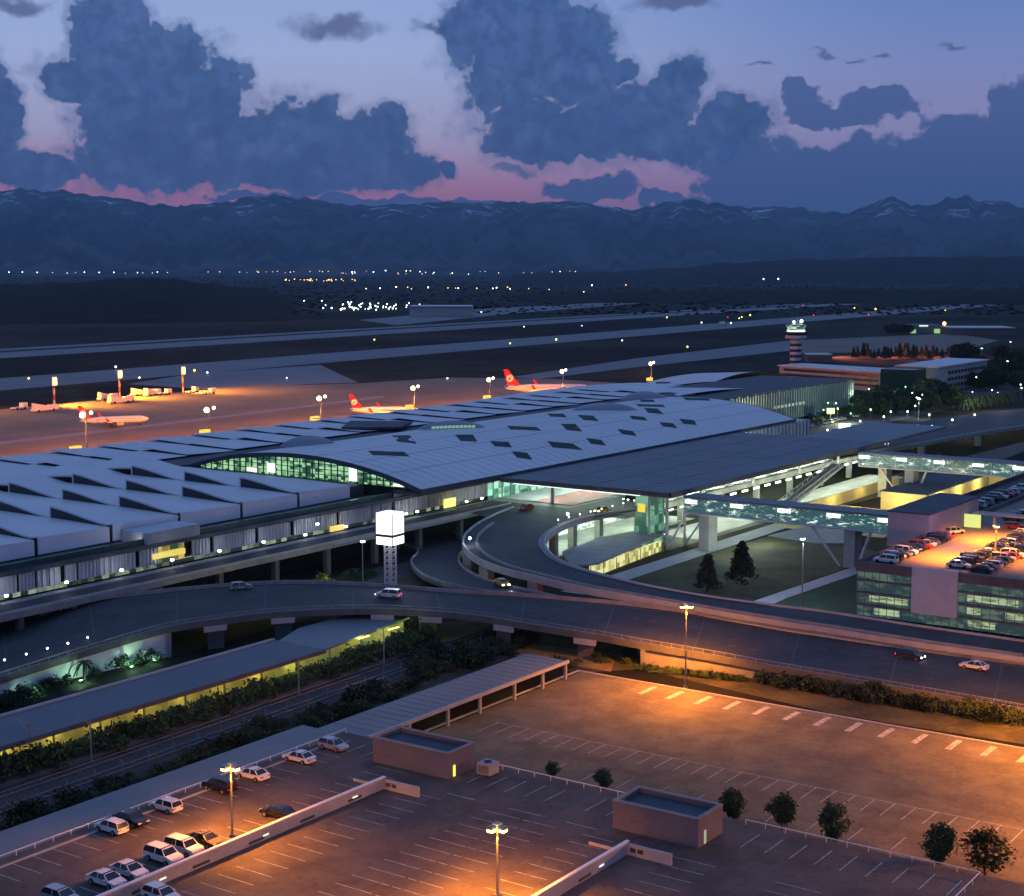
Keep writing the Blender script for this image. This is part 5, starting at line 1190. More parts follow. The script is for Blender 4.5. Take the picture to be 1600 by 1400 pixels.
# ================================================================== VEHICLES
def paint(name, col, metal=.0): return mat('car_paint_' + name, col, .25, .05, 1.0, metal=metal, spec=.6)
CP = dict(white=paint('white', (.72, .72, .74)), silver=paint('silver', (.42, .44, .48), .4), black=paint('black', (.012, .012, .016)), dark=paint('dark', (.035, .038, .05)), blue=paint('blue', (.03, .06, .15)),
          red=paint('red', (.35, .03, .02)), yellow=paint('yellow', (.70, .42, .02)), grey=paint('grey', (.14, .145, .16)), dark_lit_yellow=paint('dark_lit_yellow', (.10, .09, .02)))  # last paint: a dark car with yellow lamp light put into its colour
M_cglass = mat('car_glass', (.008, .010, .014), .08, 0, spec=.8)
M_headl = mat('headlight_off', (.55, .56, .58), .2, 0); M_tail = mat('taillight_off', (.30, .015, .01), .3, 0)
E_head = emis('headlight_on', (1, .97, .88), 18); E_tail = emis('taillight_on', (1, .08, .03), 3)
def car_meshes(kind):
    """side profiles extruded with tumble-home: body, glasshouse"""
    if kind == 'suv': L, Wd, hb, hr = 4.6, 1.88, 1.02, 1.68; cab = [(-2.2, hb), (-2.05, hr - .06), (-1.5, hr), (.35, hr), (.75, hr - .12), (1.25, hb)]; low = [(-2.3, .35), (-2.3, .98), (1.28, 1.05), (2.15, .92), (2.3, .70), (2.3, .35)]
    elif kind == 'hatch': L, Wd, hb, hr = 4.1, 1.76, .90, 1.48; cab = [(-2.0, hb), (-1.75, hr - .12), (-1.3, hr), (.15, hr), (.55, hr - .1), (1.15, hb)]; low = [(-2.05, .32), (-2.05, .90), (1.15, .92), (1.9, .80), (2.05, .60), (2.05, .32)]
    else: L, Wd, hb, hr = 4.5, 1.80, .90, 1.43; cab = [(-1.75, hb), (-1.15, hr - .08), (-.8, hr), (.2, hr), (.55, hr - .08), (1.2, hb)]; low = [(-2.25, .34), (-2.25, .86), (-1.75, .93), (1.2, .91), (2.1, .76), (2.25, .58), (2.25, .34)]
    w = Wd / 2
    def ext(prof, ws, z_in):
        b = MB(); n = len(prof); z0 = min(p[1] for p in prof); z1 = max(p[1] for p in prof)
        def wd(x, z): 
            e = 1 - .10 * max(0, (abs(x) / (L / 2)) - .75) / .25; return ws(z) * e
        l = [(x, wd(x, z), z) for x, z in prof]; r = [(x, -wd(x, z), z) for x, z in prof]
        b.face(l[::-1]) if True else None; b.face(r)
        for i in range(n): j = (i + 1) % n; b.face([l[i], l[j], r[j], r[i]])
        return b
    body = ext(low, lambda z: w * (1 if z > .5 else .97), 0)
    body.mi = 0
    roofp = [(x, z) for x, z in cab]
    gl = ext(cab, lambda z: w * (.95 - .20 * (z - hb) / (hr - hb)), 0)
    rf = MB(); rz = hr + .012
    xs = [x for x, z in cab if z > hr - .15]; x0, x1 = min(xs) + .06, max(xs) - .06; wr = w * .74
    rf.hexa([(x0, -wr), (x1, -wr), (x1, wr), (x0, wr)], [hr - .10, hr - .10, hr - .10, hr - .10], [rz - .05, rz - .05, rz - .05, rz - .05])
    rf.hexa([(x0 + .3, -wr), (x1 - .35, -wr), (x1 - .35, wr), (x0 + .3, wr)], hr - .06, rz)
    for s in (-1, 1):                       # pillars
        for (a, c) in ((cab[0], cab[1]), (cab[-1], cab[-2])): rf.bar((a[0], s * w * .945, a[1]), (c[0], s * w * .77, c[1]), .055, 4)
        rf.bar((-.35, s * w * .95, hb), (-.35, s * w * .765, hr - .02), .05, 4)
    return body, gl, rf, L, w
PARTS = {}
def car_proto(kind):
    if kind in PARTS: return PARTS[kind]
    body, gl, rf, L, w = car_meshes(kind)
    me = {}
    def mk(b, nm, m): o = b.build(nm, m); C.objects.unlink(o); return o.data
    me['body'] = body; me['glass'] = mk(gl, 'window_glass', M_cglass)
    b = MB(); b.v = body.v + rf.v; b.f = body.f + [tuple(i + len(body.v) for i in f) for f in rf.f]; b.m = body.m + rf.m
    for s in (-1, 1): b.box(.75, .93, s * (w + .08) - .09, s * (w + .08) + .09, .92, 1.05)
    me['bodyb'] = b
    wh = MB(); wh.lathe([(-.10, .30), (-.09, .33), (.09, .33), (.10, .30)], 'y', (0, 0, 0), 14); me['wheel'] = mk(wh, 'wheel', M_black)
    rm = MB(); rm.lathe([(-.112, .20), (.112, .20)], 'y', (0, 0, 0), 10); me['rim'] = mk(rm, 'rim', M_metal)
    hl = MB(); hl.box(-.06, .04, -.20, .20, -.08, .08); me['hl'] = mk(hl, 'headlight', M_headl); me['tl'] = mk(hl, 'taillight', M_tail)
    me['hl1'] = mk(hl, 'headlight', E_head); me['tl1'] = mk(hl, 'taillight', E_tail)
    me['L'] = L; me['w'] = w; me['col'] = {}; PARTS[kind] = me; return me
def ob(nm, data, parent, loc=(0, 0, 0)):
    o = bpy.data.objects.new(nm, data); C.objects.link(o); o.parent = parent; o.location = loc; return o
def car(kind, col, x, y, z, rz, label, group=None, on=False, cat='car', name='car', sc=1.0, near=True):
    me = car_proto(kind); t = thing(name, label, cat, (x, y, z), rz, group); t.scale = (sc, sc, sc)
    if col not in me['col']:
        o = me['bodyb'].build('body', CP[col]); me['col'][col] = o.data; bpy.data.objects.remove(o)
    ob('body', me['col'][col], t); ob('window_glass', me['glass'], t)
    for sx in (-1, 1):
        for sy in (-1, 1):
            wv = ob('wheel', me['wheel'], t, (sx * me['L'] * .30 + .02, sy * (me['w'] - .07), .33))
            if near: ob('rim', me['rim'], wv)
    if near:
        for sy in (-1, 1):
            ob('headlight', me['hl1' if on else 'hl'], t, (me['L'] / 2 - .02, sy * (me['w'] - .30), .66)); ob('taillight', me['tl1' if on else 'tl'], t, (-me['L'] / 2 + .03, sy * (me['w'] - .28), .72))
    return t
UP90 = math.pi / 2
zc = RZ + .02
fg = [('hatch', 'white', 111.3, 132.0, 1, 'white hatchback against the parapet, left of the black car beside it'), ('sedan', 'black', 114.2, 132.1, -1, 'black saloon against the parapet, just right of the leftmost white hatchback'),
      ('hatch', 'white', 119.5, 132.2, 1, 'white hatchback alone against the parapet under the pink kerb, between the two black cars'), ('suv', 'black', 128.0, 132.0, 1, 'large black off-roader behind the glowing lamp head'),
      ('sedan', 'white', 133.4, 131.9, 1, 'white saloon just right of the glowing lamp head'), ('sedan', 'white', 141.6, 131.7, 1, 'white saloon second from the far end of the parapet row'), ('hatch', 'silver', 147.9, 131.5, -1, 'pale silver car last at the far end of the parapet row'),
      ('sedan', 'black', 125.3, 119.9, 1, 'black saloon parked alone against the ramp wall, right of the lamp post'), ('sedan', 'dark_lit_yellow', 114.5, 120.6, -1, 'dark car lit yellow at the foot of the lamp post'), ('suv', 'white', 111.5, 120.7, -1, 'white car with dark sunroof between the yellow lit car and the bigger white car'),
      ('suv', 'white', 108.6, 120.7, -1, 'biggest white car of the group left of the lamp post, casting the longest shadow'), ('sedan', 'white', 103.9, 120.7, -1, 'white saloon in the wall row, right one of the lower pair'), ('sedan', 'white', 100.9, 120.7, -1, 'white saloon in the wall row, left one of the lower pair'),
      ('hatch', 'silver', 95.4, 121.0, -1, 'pale car cut by the bottom edge at the lower left corner'), ('hatch', 'white', 101.4, 113.2, -1, 'white car on the near side of the ramp wall, cut by the bottom edge')]
for k, c, x, y, s, l in fg: car(k, c, x, y, zc, UP90 * s + random.uniform(-.03, .03), l, 'cars parked on the near deck')
# traffic
def dirpx(a, b, z):
    p, q = P(*a, z), P(*b, z); return math.atan2(q.y - p.y, q.x - p.x)
v = P(607, 934, 5.5); car('suv', 'white', v.x, v.y, 5.53, dirpx((640, 935), (580, 931), 5.5), 'dark windowed white car with red tail lamps driving left on the viaduct', on=True)
v = P(784, 916, 5.3); t = car('sedan', 'yellow', v.x, v.y, 5.33, dirpx((760, 905), (800, 925), 5.3), 'yellow taxi with bright headlamps entering the viaduct from the slip road', on=True, cat='taxi', name='taxi')
lamp('headlight_beam', (3, 0, .7), 500, COOL, t, 'SPOT', .1, (12, 0, 0), 50, .8)
v = P(1422, 1030, 1.1); car('suv', 'dark', v.x, v.y, 1.15, dirpx((1390, 1025), (1450, 1035), 1.1), 'dark off-roader with bright headlamps on the main road at right', on=True)
v = P(1424, 1024, 1.1)
v = P(1522, 1046, .75); car('sedan', 'white', v.x, v.y, .8, dirpx((1600, 1058), (1500, 1042), .8), 'low white car driving left on the main road near the right picture edge')
v = P(100, 953, 5.1); car('sedan', 'silver', v.x, v.y, 5.1, dirpx((60, 960), (140, 945), 5), 'pale car by the road split at left in front of the terminal')
v = P(376, 921, 5.5); car('hatch', 'silver', v.x, v.y, 5.5, dirpx((340, 922), (400, 917), 5.5), 'pale car at the far edge of the viaduct below the yellow shrubs')
v = P(940, 801, 7); car('sedan', 'yellow', v.x, v.y, 7.05, math.pi, 'yellow taxi with headlamps on at the forecourt mouth of the ramp', on=True, cat='taxi', name='taxi')
v = P(985, 783, 7); car('suv', 'black', v.x, v.y, 7.05, math.pi, 'black car with headlamps on under the grey canopy', on=True)
v = P(822, 797, 7); car('sedan', 'red', v.x, v.y, 7.05, math.pi, 'reddish car stopped at the dark left end of the forecourt')
for n, (px, py, c, l) in enumerate([(1150, 755, 'yellow', 'leftmost of the taxis glowing below the canopy edge'), (1165, 752, 'yellow', 'second of the taxis glowing below the canopy edge'), (1180, 756, 'yellow', 'third of the taxis glowing below the canopy edge'),
                              (1222, 741, 'yellow', 'taxi above the diagonal stair trusses, left one'), (1237, 737, 'yellow', 'taxi above the diagonal stair trusses, right one'), (1424, 702, 'yellow', 'taxi just above the far footbridge roof, left one'), (1440, 697, 'yellow', 'taxi just above the far footbridge roof, right one')]):
    v = P(px, py, .05); car('sedan', c, v.x, v.y, .1, .1 + (n % 3) * .1, 'yellow ' + l, 'taxis waiting at arrivals level', cat='taxi', name='taxi'); lamp('taxi_rank_light', (v.x - 3, v.y, 5.5), 420, (.95, 1, .75), None, size=.4)
v = P(1466, 688, 7); car('suv', 'dark', v.x, v.y, .5, math.pi, 'dark car with orange lamps on the low road right of the taxis', on=True)
# right deck
rc = random.Random(21)
ORD = ['first', 'second', 'third', 'fourth', 'fifth', 'sixth', 'seventh', 'eighth', 'ninth', 'tenth', 'eleventh', 'twelfth', 'thirteenth', 'fourteenth', 'fifteenth', 'sixteenth', 'seventeenth', 'eighteenth', 'nineteenth', 'twentieth', 'twenty-first', 'twenty-second', 'twenty-third', 'twenty-fourth', 'twenty-fifth']
def row(y0, x0, x1, where, dens=.9, z=DZ + .02):
    n = 0; x = x0; pool = ['white', 'black', 'dark', 'grey', 'silver', 'blue', 'white', 'black', 'red', 'dark', 'white']
    while x < x1:
        if rc.random() < dens:
            c = rc.choice(pool); k = rc.choice(('sedan', 'hatch', 'suv'))
            car(k, c, x, y0 + rc.uniform(-.2, .2), z, UP90 + rc.choice((0, math.pi)), '%s %s, %s from the near end of the %s' % (c, {'sedan': 'saloon', 'hatch': 'hatchback', 'suv': 'estate'}[k], ORD[n], where), 'cars in the %s' % where, near=False); n += 1
        x += 2.65
row(108.6, 281, 313, 'left edge row on the orange deck', 1.0)
row(95.5, 284, 345, 'double row, left line, orange deck', .95)
row(90.3, 282, 345, 'double row, right line, orange deck', .95)
row(77.5, 279, 330, 'rightmost row on the orange deck', .9)
row(117, 346, 396, 'unlit back row beyond the pink hall', .85)
row(104, 345, 392, 'unlit middle row beyond the pink hall', .8)
row(96, 340, 380, 'unlit front row beyond the pink hall', .8)
v = P(1492, 834, DZ); car('hatch', 'white', v.x, v.y, DZ + .02, -.5, 'pale car alone beside the glowing door of the pink hall', near=False)
v = P(1585, 826, DZ); car('hatch', 'red', v.x, v.y, DZ + .02, -1.2, 'red car under the thin canopy at the right picture edge', near=False)
v = P(1128, 508, 0); t = thing('van', 'pale van standing on the far taxiway left of the control tower', 'van', tuple(v), 0.2); b = MB(); b.hexa([(-6, -2), (6, -2), (6, 2), (-6, 2)], .8, 4.0); b.build('body', CP['white'], t); b = MB(); b.hexa([(6, -1.9), (8.5, -1.9), (8.5, 1.9), (6, 1.9)], .8, [4, 2.6, 2.6, 4]); b.build('cab', M_cglass, t)
for sx in (-4, 5):
    for sy in (-1.9, 1.9): b = MB(); b.lathe([(-.3, .8), (.3, .8)], 'y', (sx, sy, .8), 12); b.build('wheel', M_black, t)
# apron service vehicles
def service(px, py, rz, label, kind):
    p = P(px, py, 0); t = thing('service_vehicle', label, 'service vehicle', (p.x, p.y, .04), rz, 'service vehicles along the lit apron edge')
    b = MB(); L = 7 if kind else 4.5; b.hexa([(-L, -1.3), (L, -1.3), (L, 1.3), (-L, 1.3)], .7, 1.5 if kind else 1.2); b.box(L * .35, L, -1.25, 1.25, 1.5 if kind else 1.2, 3.0)
    if kind: b.hexa([(-L * .9, -1.2), (L * .3, -1.2), (L * .3, 1.2), (-L * .9, 1.2)], 1.5, [4.2, 2.4, 2.4, 4.2])
    b.build('body', CP['white'], t)
    b = MB(); b.box(L - .02, L + .04, -1.1, 1.1, 2.0, 2.8); b.build('windscreen', M_cglass, t)
    for sx in (-L * .6, L * .6):
        for sy in (-1.2, 1.2): b = MB(); b.lathe([(-.25, .6), (.25, .6)], 'y', (sx, sy, .6), 10); b.build('wheel', M_black, t)
sv = [(70, 643, 0, 'dark based flat loader left of the left striped mast', 1), (30, 640, .2, 'small tug at the left end of the lit apron edge', 0), (168, 625, .2, 'stair truck just left of the middle striped mast', 1), (187, 630, 0, 'loader at the foot of the middle striped mast', 1),
      (200, 628, .4, 'tug right of the middle striped mast', 0), (222, 618, 0, 'stair truck between the middle and right striped masts', 1), (238, 618, .3, 'loader right of the stair truck between the masts', 1), (256, 617, 0, 'small tug left of the right striped mast', 0), (300, 614, .2, 'tug just right of the right striped mast', 0), (325, 616, 0, 'rightmost small tug on the lit apron edge', 0)]
for a in sv: service(*a)
# ---- airliners
M_tailred = mat('tail_red', (.55, .012, .02), .35, .05, 1); M_fus = mat('fuselage_white', (.66, .66, .68), .3, .03, 1, spec=.5)
def plane(x, y, rz, sc, label, tailh=1.0):
    t = thing('airliner', label, 'airliner', (x, y, .05), rz); t.scale = (sc, sc, sc)
    R_ = 1.95; b = MB()
    b.lathe([(-18.5, .25), (-17, .55), (-12, 1.5), (-8, 1.9), (8, 1.95), (14, 1.9), (16.5, 1.55), (18, .95), (18.8, .35), (19.0, .05)], 'x', (0, 0, 3.6), 18); b.build('fuselage', M_fus, t, True)
    b = MB()
    for k in range(34): xx = -9.5 + k * .72; 
    for k in range(34):
        xx = -9.5 + k * .72
        for s in (-1, 1): b.box(xx, xx + .3, s * 1.93 - .03, s * 1.93 + .03, 4.0, 4.35)
    b.box(16.3, 17.1, -1.1, 1.1, 4.35, 4.75); b.build('windows', M_cglass, t)
    for s in (-1, 1):
        w = MB(); w.hexa([(4.5, s * 1.6), (-3.5, s * 1.6), (-5.8, s * 16.5), (-4.2, s * 16.5)], [2.4, 2.4, 3.7, 3.7], [3.0, 2.75, 3.85, 3.9]); w.build('wing', M_fus, t)
        w = MB(); w.hexa([(-4.2, s * 16.4), (-5.8, s * 16.4), (-6.8, s * 17.0), (-6.0, s * 17.0)], [3.8, 3.8, 6.0, 6.0], [4.0, 4.0, 6.3, 6.3]); w.build('winglet', M_tailred, t)
        w = MB(); w.lathe([(-.2, .95), (.2, 1.15), (2.4, 1.1), (3.9, .7)], 'x', (1.2 - .6, s * 5.6, 1.75), 14); w.build('engine', M_concl, t)
        w = MB(); w.hexa([(-14.0, s * .6), (-17.2, s * .6), (-18.6, s * 6.2), (-17.5, s * 6.2)], [4.4, 4.4, 4.9, 4.9], [4.65, 4.6, 5.0, 5.0]); w.build('tailplane', M_fus, t)
    w = MB(); w.face([(-12.2, .18, 5.0), (-17.6, .18, 5.0), (-19.4, .1, 12.0), (-17.4, .1, 12.0)]); w.face([(-12.2, -.18, 5.0), (-17.4, -.1, 12.0), (-19.4, -.1, 12.0), (-17.6, -.18, 5.0)])
    w.face([(-12.2, -.18, 5), (-12.2, .18, 5), (-17.4, .1, 12), (-17.4, -.1, 12)]); w.face([(-17.6, .18, 5), (-17.6, -.18, 5), (-19.4, -.1, 12), (-19.4, .1, 12)]); w.face([(-17.4, .1, 12), (-19.4, .1, 12), (-19.4, -.1, 12), (-17.4, -.1, 12)])
    fin = w.build('tail_fin', M_tailred, t)
    for s in (-1, 1):                       # round white badge with a bird-like red swoosh
        w = MB(); n = 20; cx, cz, r = -16.6, 8.0, 1.55
        w.face([(cx + r * math.cos(a * s), s * .24, cz + r * math.sin(a * s)) for a in [-2 * math.pi * i / n for i in range(n)]]); dsc = w.build('badge', M_white, fin)
        w = MB(); pts = [(-1.0, -.9), (-.5, -.2), (-.9, .35), (-.1, .25), (.9, 1.0), (.5, .2), (.2, -.3), (-.2, -.7)]
        w.face([(cx + u, s * .26, cz + v_) for u, v_ in (pts if s < 0 else pts[::-1])]); w.build('badge_mark', M_tailred, dsc)
    b = MB()
    for (xx, yy) in ((14, 0), (-1.5, 2.6), (-1.5, -2.6)): b.lathe([(-.35, .55), (.35, .55)], 'y', (xx, yy, .55), 10); b.bar((xx, yy, .6), (xx, yy, 2.4), .12, 5)
    b.build('landing_gear', M_black, t)
    return t
pa, pb = P(124, 668, 0), P(232, 664, 0); hd_ = math.atan2(pb.y - pa.y, pb.x - pa.x); L_ = (pb - pa).length
c_ = (pa + pb) / 2; plane(c_.x, c_.y, hd_, L_ / 37.5, 'whole white airliner with a red tail standing on the apron at far left')
def tailplane_px(xt, yt, xn, sc, label):
    # tail tip at (xt, yt); nose towards xn on the same heading
    h = 12.0 * sc; p = P(xt, yt, h); q = P(xn, yt + 3, h); hd2 = math.atan2(q.y - p.y, q.x - p.x)
    return p, hd2
p, _ = tailplane_px(548, 617, 630, .82, ''); hd2 = math.radians(-57); plane(p.x + 18.5 * math.cos(hd2) * .82, p.y + 18.5 * math.sin(hd2) * .82, hd2, .82, 'airliner with the smaller red tail half hidden by the terminal roof')
p, _ = tailplane_px(790, 577, 930, 1.17, ''); hd2 = math.radians(-57); plane(p.x + 18.5 * math.cos(hd2) * 1.17, p.y + 18.5 * math.sin(hd2) * 1.17, hd2, 1.17, 'largest airliner with a tall red tail behind the middle of the terminal roof')
# ================================================================== VEGETATION
def crown_mesh(name, kind, h, r, n, mt, seed, leaf=.35):
    rn = random.Random(seed); b = MB(); clumps = []
    for i in range(n):
        if kind == 'cone':
            t = rn.random() ** .8; z = h * (.12 + .88 * t); rad = r * (1 - t) ** .8 * (.55 + .5 * rn.random()); a = rn.random() * 6.283
            clumps.append((math.cos(a) * rad, math.sin(a) * rad, z, .28 * r * (1.1 - .6 * t)))
        elif kind == 'round':
            while True:
                x, y, z = (rn.uniform(-1, 1) for _ in range(3)); d = x * x + y * y + z * z * (1.0 if z < 0 else 1.25)
                if .25 < d < 1: break
            lob = 1 + .22 * math.sin(3 * math.atan2(y, x) + seed) + .15 * math.sin(5 * z + seed)
            clumps.append((x * r * lob, y * r * lob, h * .58 + z * h * .42, .30 * r))
        else:
            x, y = rn.uniform(-1, 1), rn.uniform(-1, 1)
            clumps.append((x * r, y * r * .6, h * (.15 + .8 * rn.random() * (1 - .5 * x * x)), .3 * h))
    for (x, y, z, cr) in clumps:
        for k in range(13):
            o = Vector((rn.gauss(0, 1), rn.gauss(0, 1), rn.gauss(0, .8))) * cr * .55; c = Vector((x, y, z)) + o
            u = Vector((rn.gauss(0, 1), rn.gauss(0, 1), rn.gauss(0, 1))).normalized(); w = u.orthogonal().normalized(); s = leaf * rn.uniform(.6, 1.3)
            b.face([c - u * s, c + w * s * .6, c + u * s, c - w * s * .6])
    o = b.build(name, mt); C.objects.unlink(o); return o.data
def trunk_mesh(h, r, lean=.1, limbs=5, seed=1):
    rn = random.Random(seed); b = MB(); p = Vector((0, 0, -.2)); top = Vector((lean, lean * .4, h * .75)); b.bar(p, top, r, 7, r * .35)
    for i in range(limbs): a = i * 6.283 / limbs + rn.random(); z = h * rn.uniform(.3, .6); b.bar((0, 0, z), (math.cos(a) * h * .2, math.sin(a) * h * .2, z + h * .18), r * .4, 5, r * .12)
    o = b.build('trunk', M_bark); C.objects.unlink(o); return o.data
TR = []
def tree(data, trunk, x, y, s, label, group=None, z=0.0, name='tree', cat='tree', sz=None):
    t = thing(name, label, cat, (x, y, z), random.uniform(0, 6.28), group); t.scale = (s, s, sz or s)
    ob('crown', data, t); ob('trunk', trunk, t); return t
crA = [crown_mesh('crown', 'round', 4.2, 1.75, 130, M_leaf, s, .21) for s in (1, 2, 3)]; trA = trunk_mesh(4.2, .13)
names = ['just right of the right stair house, leftmost of the five big lot trees', 'second of the five big lot trees from the left', 'third of the five big lot trees, the darkest round one', 'fourth of the five big lot trees', 'rightmost and widest of the five big lot trees', 'small and low behind the air unit', 'small, second left of the right stair house']
for n, (x, y, s) in enumerate([(162.3, 80.9, .92), (163.2, 74.9, 1.0), (162.4, 68.1, 1.15), (162.7, 55.8, 1.12), (162.4, 50.5, 1.32), (163.6, 107.6, .5), (163.5, 99.7, .6)]):
    tree(crA[n % 3], trA, x, y, s * (.78 if n < 4 else 1), 'young tree ' + names[n], sz=s * 1.06)
crC = [crown_mesh('crown', 'cone', 9, 2.2, 150, M_leafd, s, .35) for s in (4, 5)]; trC = trunk_mesh(9, .22)
tree(crC[0], trC, 279.2, 145.8, 1.15, 'dark conifer, left and shorter of the pair on the grass inside the ramp', None, sz=.84)
tree(crC[1], trC, 289.6, 143.2, 1.3, 'dark conifer, right and taller of the pair on the grass inside the ramp', None, sz=1.0)
bush = [crown_mesh('foliage', 'bush', 1.6, 1.5, 26, M_leaf, s, .22) for s in (6, 7, 8)]; bushd = [crown_mesh('foliage', 'bush', 1.9, 1.9, 34, M_leafd, s, .25) for s in (9, 10, 11)]
def shrub(data, x, y, s, label, group, z=0.0):
    o = bpy.data.objects.new('shrub', data); C.objects.link(o); o.location = (x, y, z); o.rotation_euler = (0, 0, random.uniform(0, 6.28)); o.scale = (s, s, s * random.uniform(.8, 1.2)); return tag(o, label, 'shrub', group)
for k in range(36): x = 120 + k * 2.6; shrub(random.choice(bush), x, 164.6 + random.uniform(-.6, .6) - (0 if x < 186 else -.6), random.uniform(1.35, 1.95), 'leafy shrub in the hedge row against the yellow lit platform edge', 'hedge shrubs along the platform', .3)
for k in range(60):
    x = 110 + k * 1.9 + random.uniform(-1, 1); y = random.uniform(145.6, 151.4) + (x - 110) * .035; shrub(random.choice(bushd), x, y, random.uniform(.6, 1.35), 'dark scrub bush on the bank between the railway and the near walkway roof', 'scrub bushes on the bank')
for k in range(34):
    p = P(random.uniform(600, 790), 0, 0); px = random.uniform(640, 800); py = 1028 - (px - 640) * .10 + random.uniform(-16, 14); p = P(px, py, 0); shrub(random.choice(bushd), p.x, p.y, random.uniform(.55, 1.15), 'dark bush in the thicket beneath the viaduct piers', 'thicket beneath the viaduct')
for n, (px, py, s) in enumerate([(5, 1100, 1.3), (42, 1088, 1.15), (75, 1075, .8), (95, 1073, 1.1), (185, 1045, 1.15), (230, 1037, 1.15), (150, 1055, .6), (60, 1080, .7), (210, 1042, .5), (25, 1092, .8)]): p = P(px, py, 0); shrub(bushd[n % 3], p.x, p.y, s, 'dark rounded bush against the green washed retaining wall', 'bushes along the retaining wall')
p = P(133, 1062, 0)
def palm(x, y, z, s, label, group=None):
    t = thing('palm_tree', label, 'palm tree', (x, y, z), 0, group); t.scale = (s, s, s)
    b = MB(); b.bar((0, 0, 0), (.1, 0, 2.2), .16, 7, .12); b.build('trunk', M_bark, t); b = MB(); rn = random.Random(5)
    for i in range(16):
        a = i * .785 + (.4 if i > 7 else 0); up = .9 if i > 7 else .3; q0 = Vector((.1, 0, 2.2))
        for k in range(5):
            q1 = Vector((math.cos(a) * .45 * (k + 1), math.sin(a) * .45 * (k + 1), 2.2 + up * (k + 1) * .35 - .11 * (k + 1) ** 2)); sd = Vector((-math.sin(a), math.cos(a), 0)) * .22 * (1 - k / 6)
            b.face([q0 - sd, q1 - sd, q1 + sd, q0 + sd]); q0 = q1
    b.build('fronds', M_leaf, t)
palm(p.x, p.y, 0, 1.25, 'small spiky palm in front of the green washed retaining wall')
# hedges and bushes behind the lot
for k in range(26): x = 217.2 + k * .13; y = 125.2 - k * .66; shrub(random.choice(bush), x, y, .62, 'low clipped bush in the hedge at the foot of the orange lit wall', 'hedge at the foot of the orange lit wall')
for k in range(46): y = 106.0 - k * .9; x = 222.0 + random.uniform(-.5, .5) + k * .01; shrub(random.choice(bushd), x, y, random.uniform(.8, 1.25), 'dark bush in the long row between the open lot and the main road', 'bush row between the lot and the road')
for k in range(22): p = P(random.uniform(870, 1000), random.uniform(1018, 1046), 0); shrub(random.choice(bush), p.x, p.y, random.uniform(.35, .8), 'low scrub bush on the lit verge beside the end of the walkway roof', 'scrub on the lit verge')
for k in range(44): x = 186 + k * 1.55; shrub(random.choice(bush), x, random.uniform(210.5, 216), random.uniform(.8, 1.4), 'yellow lit shrub below the departures road', 'yellow lit shrubs below the departures road')
for k in range(14): p = P(735 + k * 3.6, 884 + k * 2.3 + random.uniform(-2, 2), 0); shrub(random.choice(bush), p.x, p.y, random.uniform(.6, 1.0), 'shrub on the small island under the bend of the ramp', 'shrubs on the island under the ramp', 1.6)
sheet('lawn', [(935, 908), (1060, 880), (1200, 838), (1330, 850), (1385, 866), (1170, 940), (1060, 920)], M_grass, .01)
sheet('lawn', [(1200, 945), (1385, 882), (1340, 960)], mat('dark_lawn', (.02, .035, .015), .95, .4, .2), .012)
tag(poly('lawn', [(178, 196, .015), (260, 196, .015), (262, 218, .015), (178, 218, .015)], M_earth), kind='structure')
t = thing('kerbed_island', 'pale paved plot behind the two dark conifers under the near footbridge', 'paved plot', (0, 0, 0)); q = [P(x, y, 0) for x, y in [(1200, 838), (1290, 815), (1345, 828), (1340, 850), (1280, 850)]]; b = MB(); b.hexa([(a.x, a.y) for a in q], .02, .2); b.build('slab', M_conc, t)
# tree masses beyond the canopy and far right
big = [crown_mesh('crown', 'round', 9, 4.2, 90, M_leafd, s, .7) for s in (12, 13, 14)]; trB = trunk_mesh(9, .3)
rt_ = random.Random(9)
for k in range(34):
    px = rt_.uniform(1345, 1490); py = 655 - (px - 1345) * .12 + rt_.uniform(-22, 2); p = P(px, py, 0); tree(rt_.choice(big), trB, p.x, p.y, rt_.uniform(.7, 1.15), 'dark tree in the dense mass between the fin clad wing and the rear road', 'dense trees before the office blocks')
for k in range(46):
    px = rt_.uniform(1485, 1660); py = rt_.uniform(560, 612); p = P(px, py, 0); tree(rt_.choice(big), trB, p.x, p.y, rt_.uniform(.8, 1.4), 'dark tree in the wood at the far right around the tall white lamp posts', 'wood at the far right')
for k in range(22):
    px = 1335 + k * 6.5 + rt_.uniform(-2, 2); p = P(px, 560 + rt_.uniform(-2, 2), 0); tree(crC[k % 2], trC, p.x, p.y, rt_.uniform(.7, 1.3), 'dark pointed tree in the row behind the office block roofs', 'pointed trees behind the office blocks')
for k in range(12):
    px = 1330 + k * 12 + rt_.uniform(-3, 3); p = P(px, 600 + rt_.uniform(-4, 8), 0); tree(rt_.choice(big), trB, p.x, p.y, rt_.uniform(.55, .9), 'dark tree standing before the office block walls', 'trees before the office walls')
for k in range(9):
    px = 1505 + k * 9; p = P(px, 640 - k * 1.4, 0); palm(p.x, p.y, 0, 2.3, 'palm against the yellowish lit pavement at the far right', 'palms at the far right')
for k in range(20):
    px = 1255 + k * 8; p = P(px, 668 - k * 3.0 + rt_.uniform(-3, 3), 0); shrub(random.choice(bush), p.x, p.y, rt_.uniform(1, 2), 'yellow green lit shrub along the foot of the fin clad wing', 'lit shrubs along the fin clad wing')
for (x0, y0, x1, y1, n, s) in ((1390, 515, 1425, 522, 7, 1.0),):
    for k in range(n): p = P(x0 + (x1 - x0) * k / n, y1, 0); tree(rt_.choice(big), trB, p.x, p.y, 1.1, 'dark tree in the clump just left of the lit hangar', 'clump left of the lit hangar')
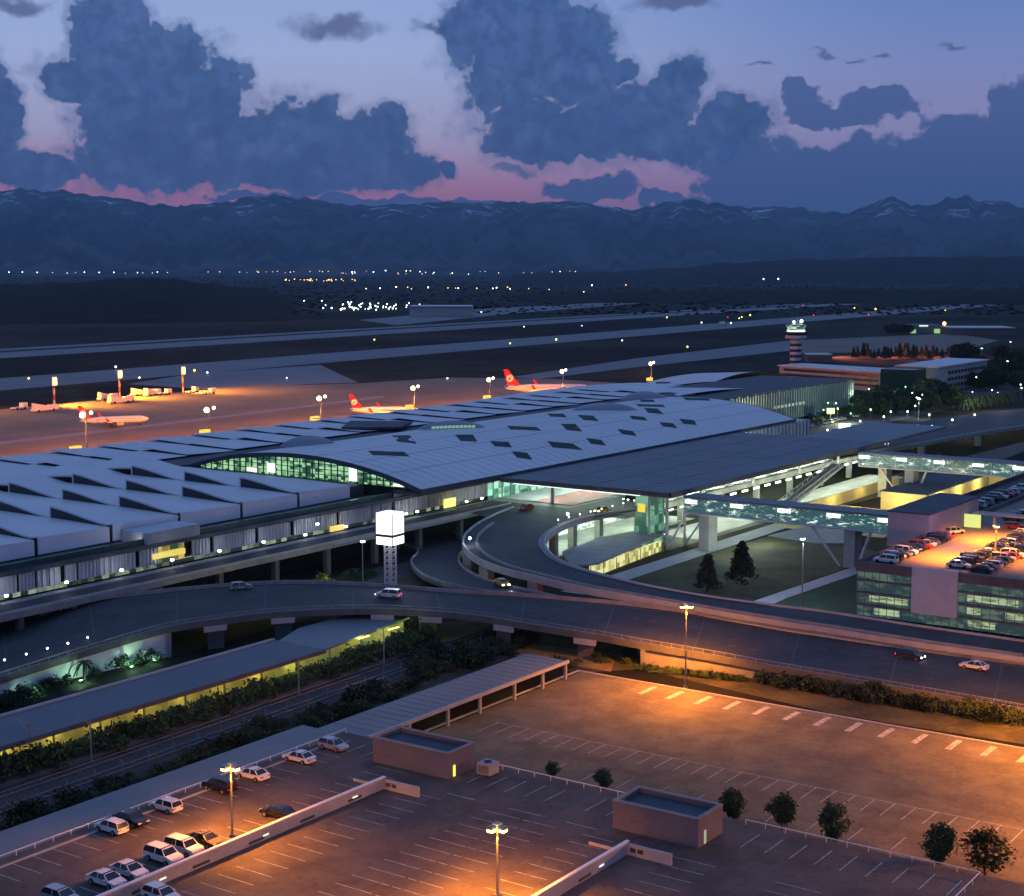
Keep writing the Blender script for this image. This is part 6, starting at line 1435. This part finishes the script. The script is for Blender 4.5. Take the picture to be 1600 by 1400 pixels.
# scattered scrub texture on the plain beyond the airfield
wd = MB(); rn = random.Random(31)
for k in range(5200):
    x = rn.uniform(-60, 1700); y = 432 + rn.random() ** 1.7 * 60
    if 505 < x < 700 and y > 474: continue
    p = P(x, y, 0)
    if p.length > 14000: continue
    s = rn.uniform(2, 4.5) * (1 + p.length / 6000); wd.bar((p.x, p.y, -.5), (p.x, p.y, s * .35), s, 5, s * .5)
tag(wd.build('distant_woodland', mat('far_foliage', (.005, .007, .005), 1, .4, .01, spec=.0)), kind='stuff')
# rear forecourt clutter: parked cars and more lamps
rq = random.Random(77)
for k in range(16):
    px = 1268 + (k % 8) * 10 + rq.uniform(-2, 2); py = (668 if k < 8 else 652) - (k % 8) * 2.2; p = P(px, py, 0)
    car(rq.choice(('sedan', 'hatch', 'suv')), rq.choice(('white', 'silver', 'black', 'grey', 'white')), p.x, p.y, .06, rq.uniform(-.2, .2), 'car parked in the pale lit yard between the fin clad wing and the trees', 'cars in the rear lit yard', near=False)
for k in range(26):
    px = rq.uniform(1275, 1600); py = 690 - (px - 1275) * .14 + rq.uniform(-52, -14); p = P(px, py, 0); hh = rq.uniform(4, 8); t = thing('street_lamp', 'small white or greenish street lamp among the dark trees behind the rear road', 'street lamp', (p.x, p.y, 0), 0, 'street lamps among the rear trees')
    b = MB(); b.ball((0, 0, hh), .36, 8, 6); b.build('lamp_head', MATS['street_glass'] if k % 3 else E_g, t); b = MB(); b.bar((0, 0, 0), (0, 0, hh - .3), .08, 5); b.build('pole', M_metal, t)
# ================================================================== HAZE
b = MB(); b.box(-12500, 36500, -12500, 36500, -1.0, 1300)
hm = bpy.data.materials.new('haze_air'); hm.use_nodes = True; t = NT(hm.node_tree); t.n.clear()
o_ = t.new('ShaderNodeOutputMaterial'); pv_ = t.new('ShaderNodeVolumePrincipled'); pv_.inputs['Color'].default_value = (.48, .74, 1.0, 1); pv_.inputs['Density'].default_value = 3.0e-5
t.l.new(pv_.outputs[0], o_.inputs['Volume'])
tag(b.build('haze', hm), kind='stuff')
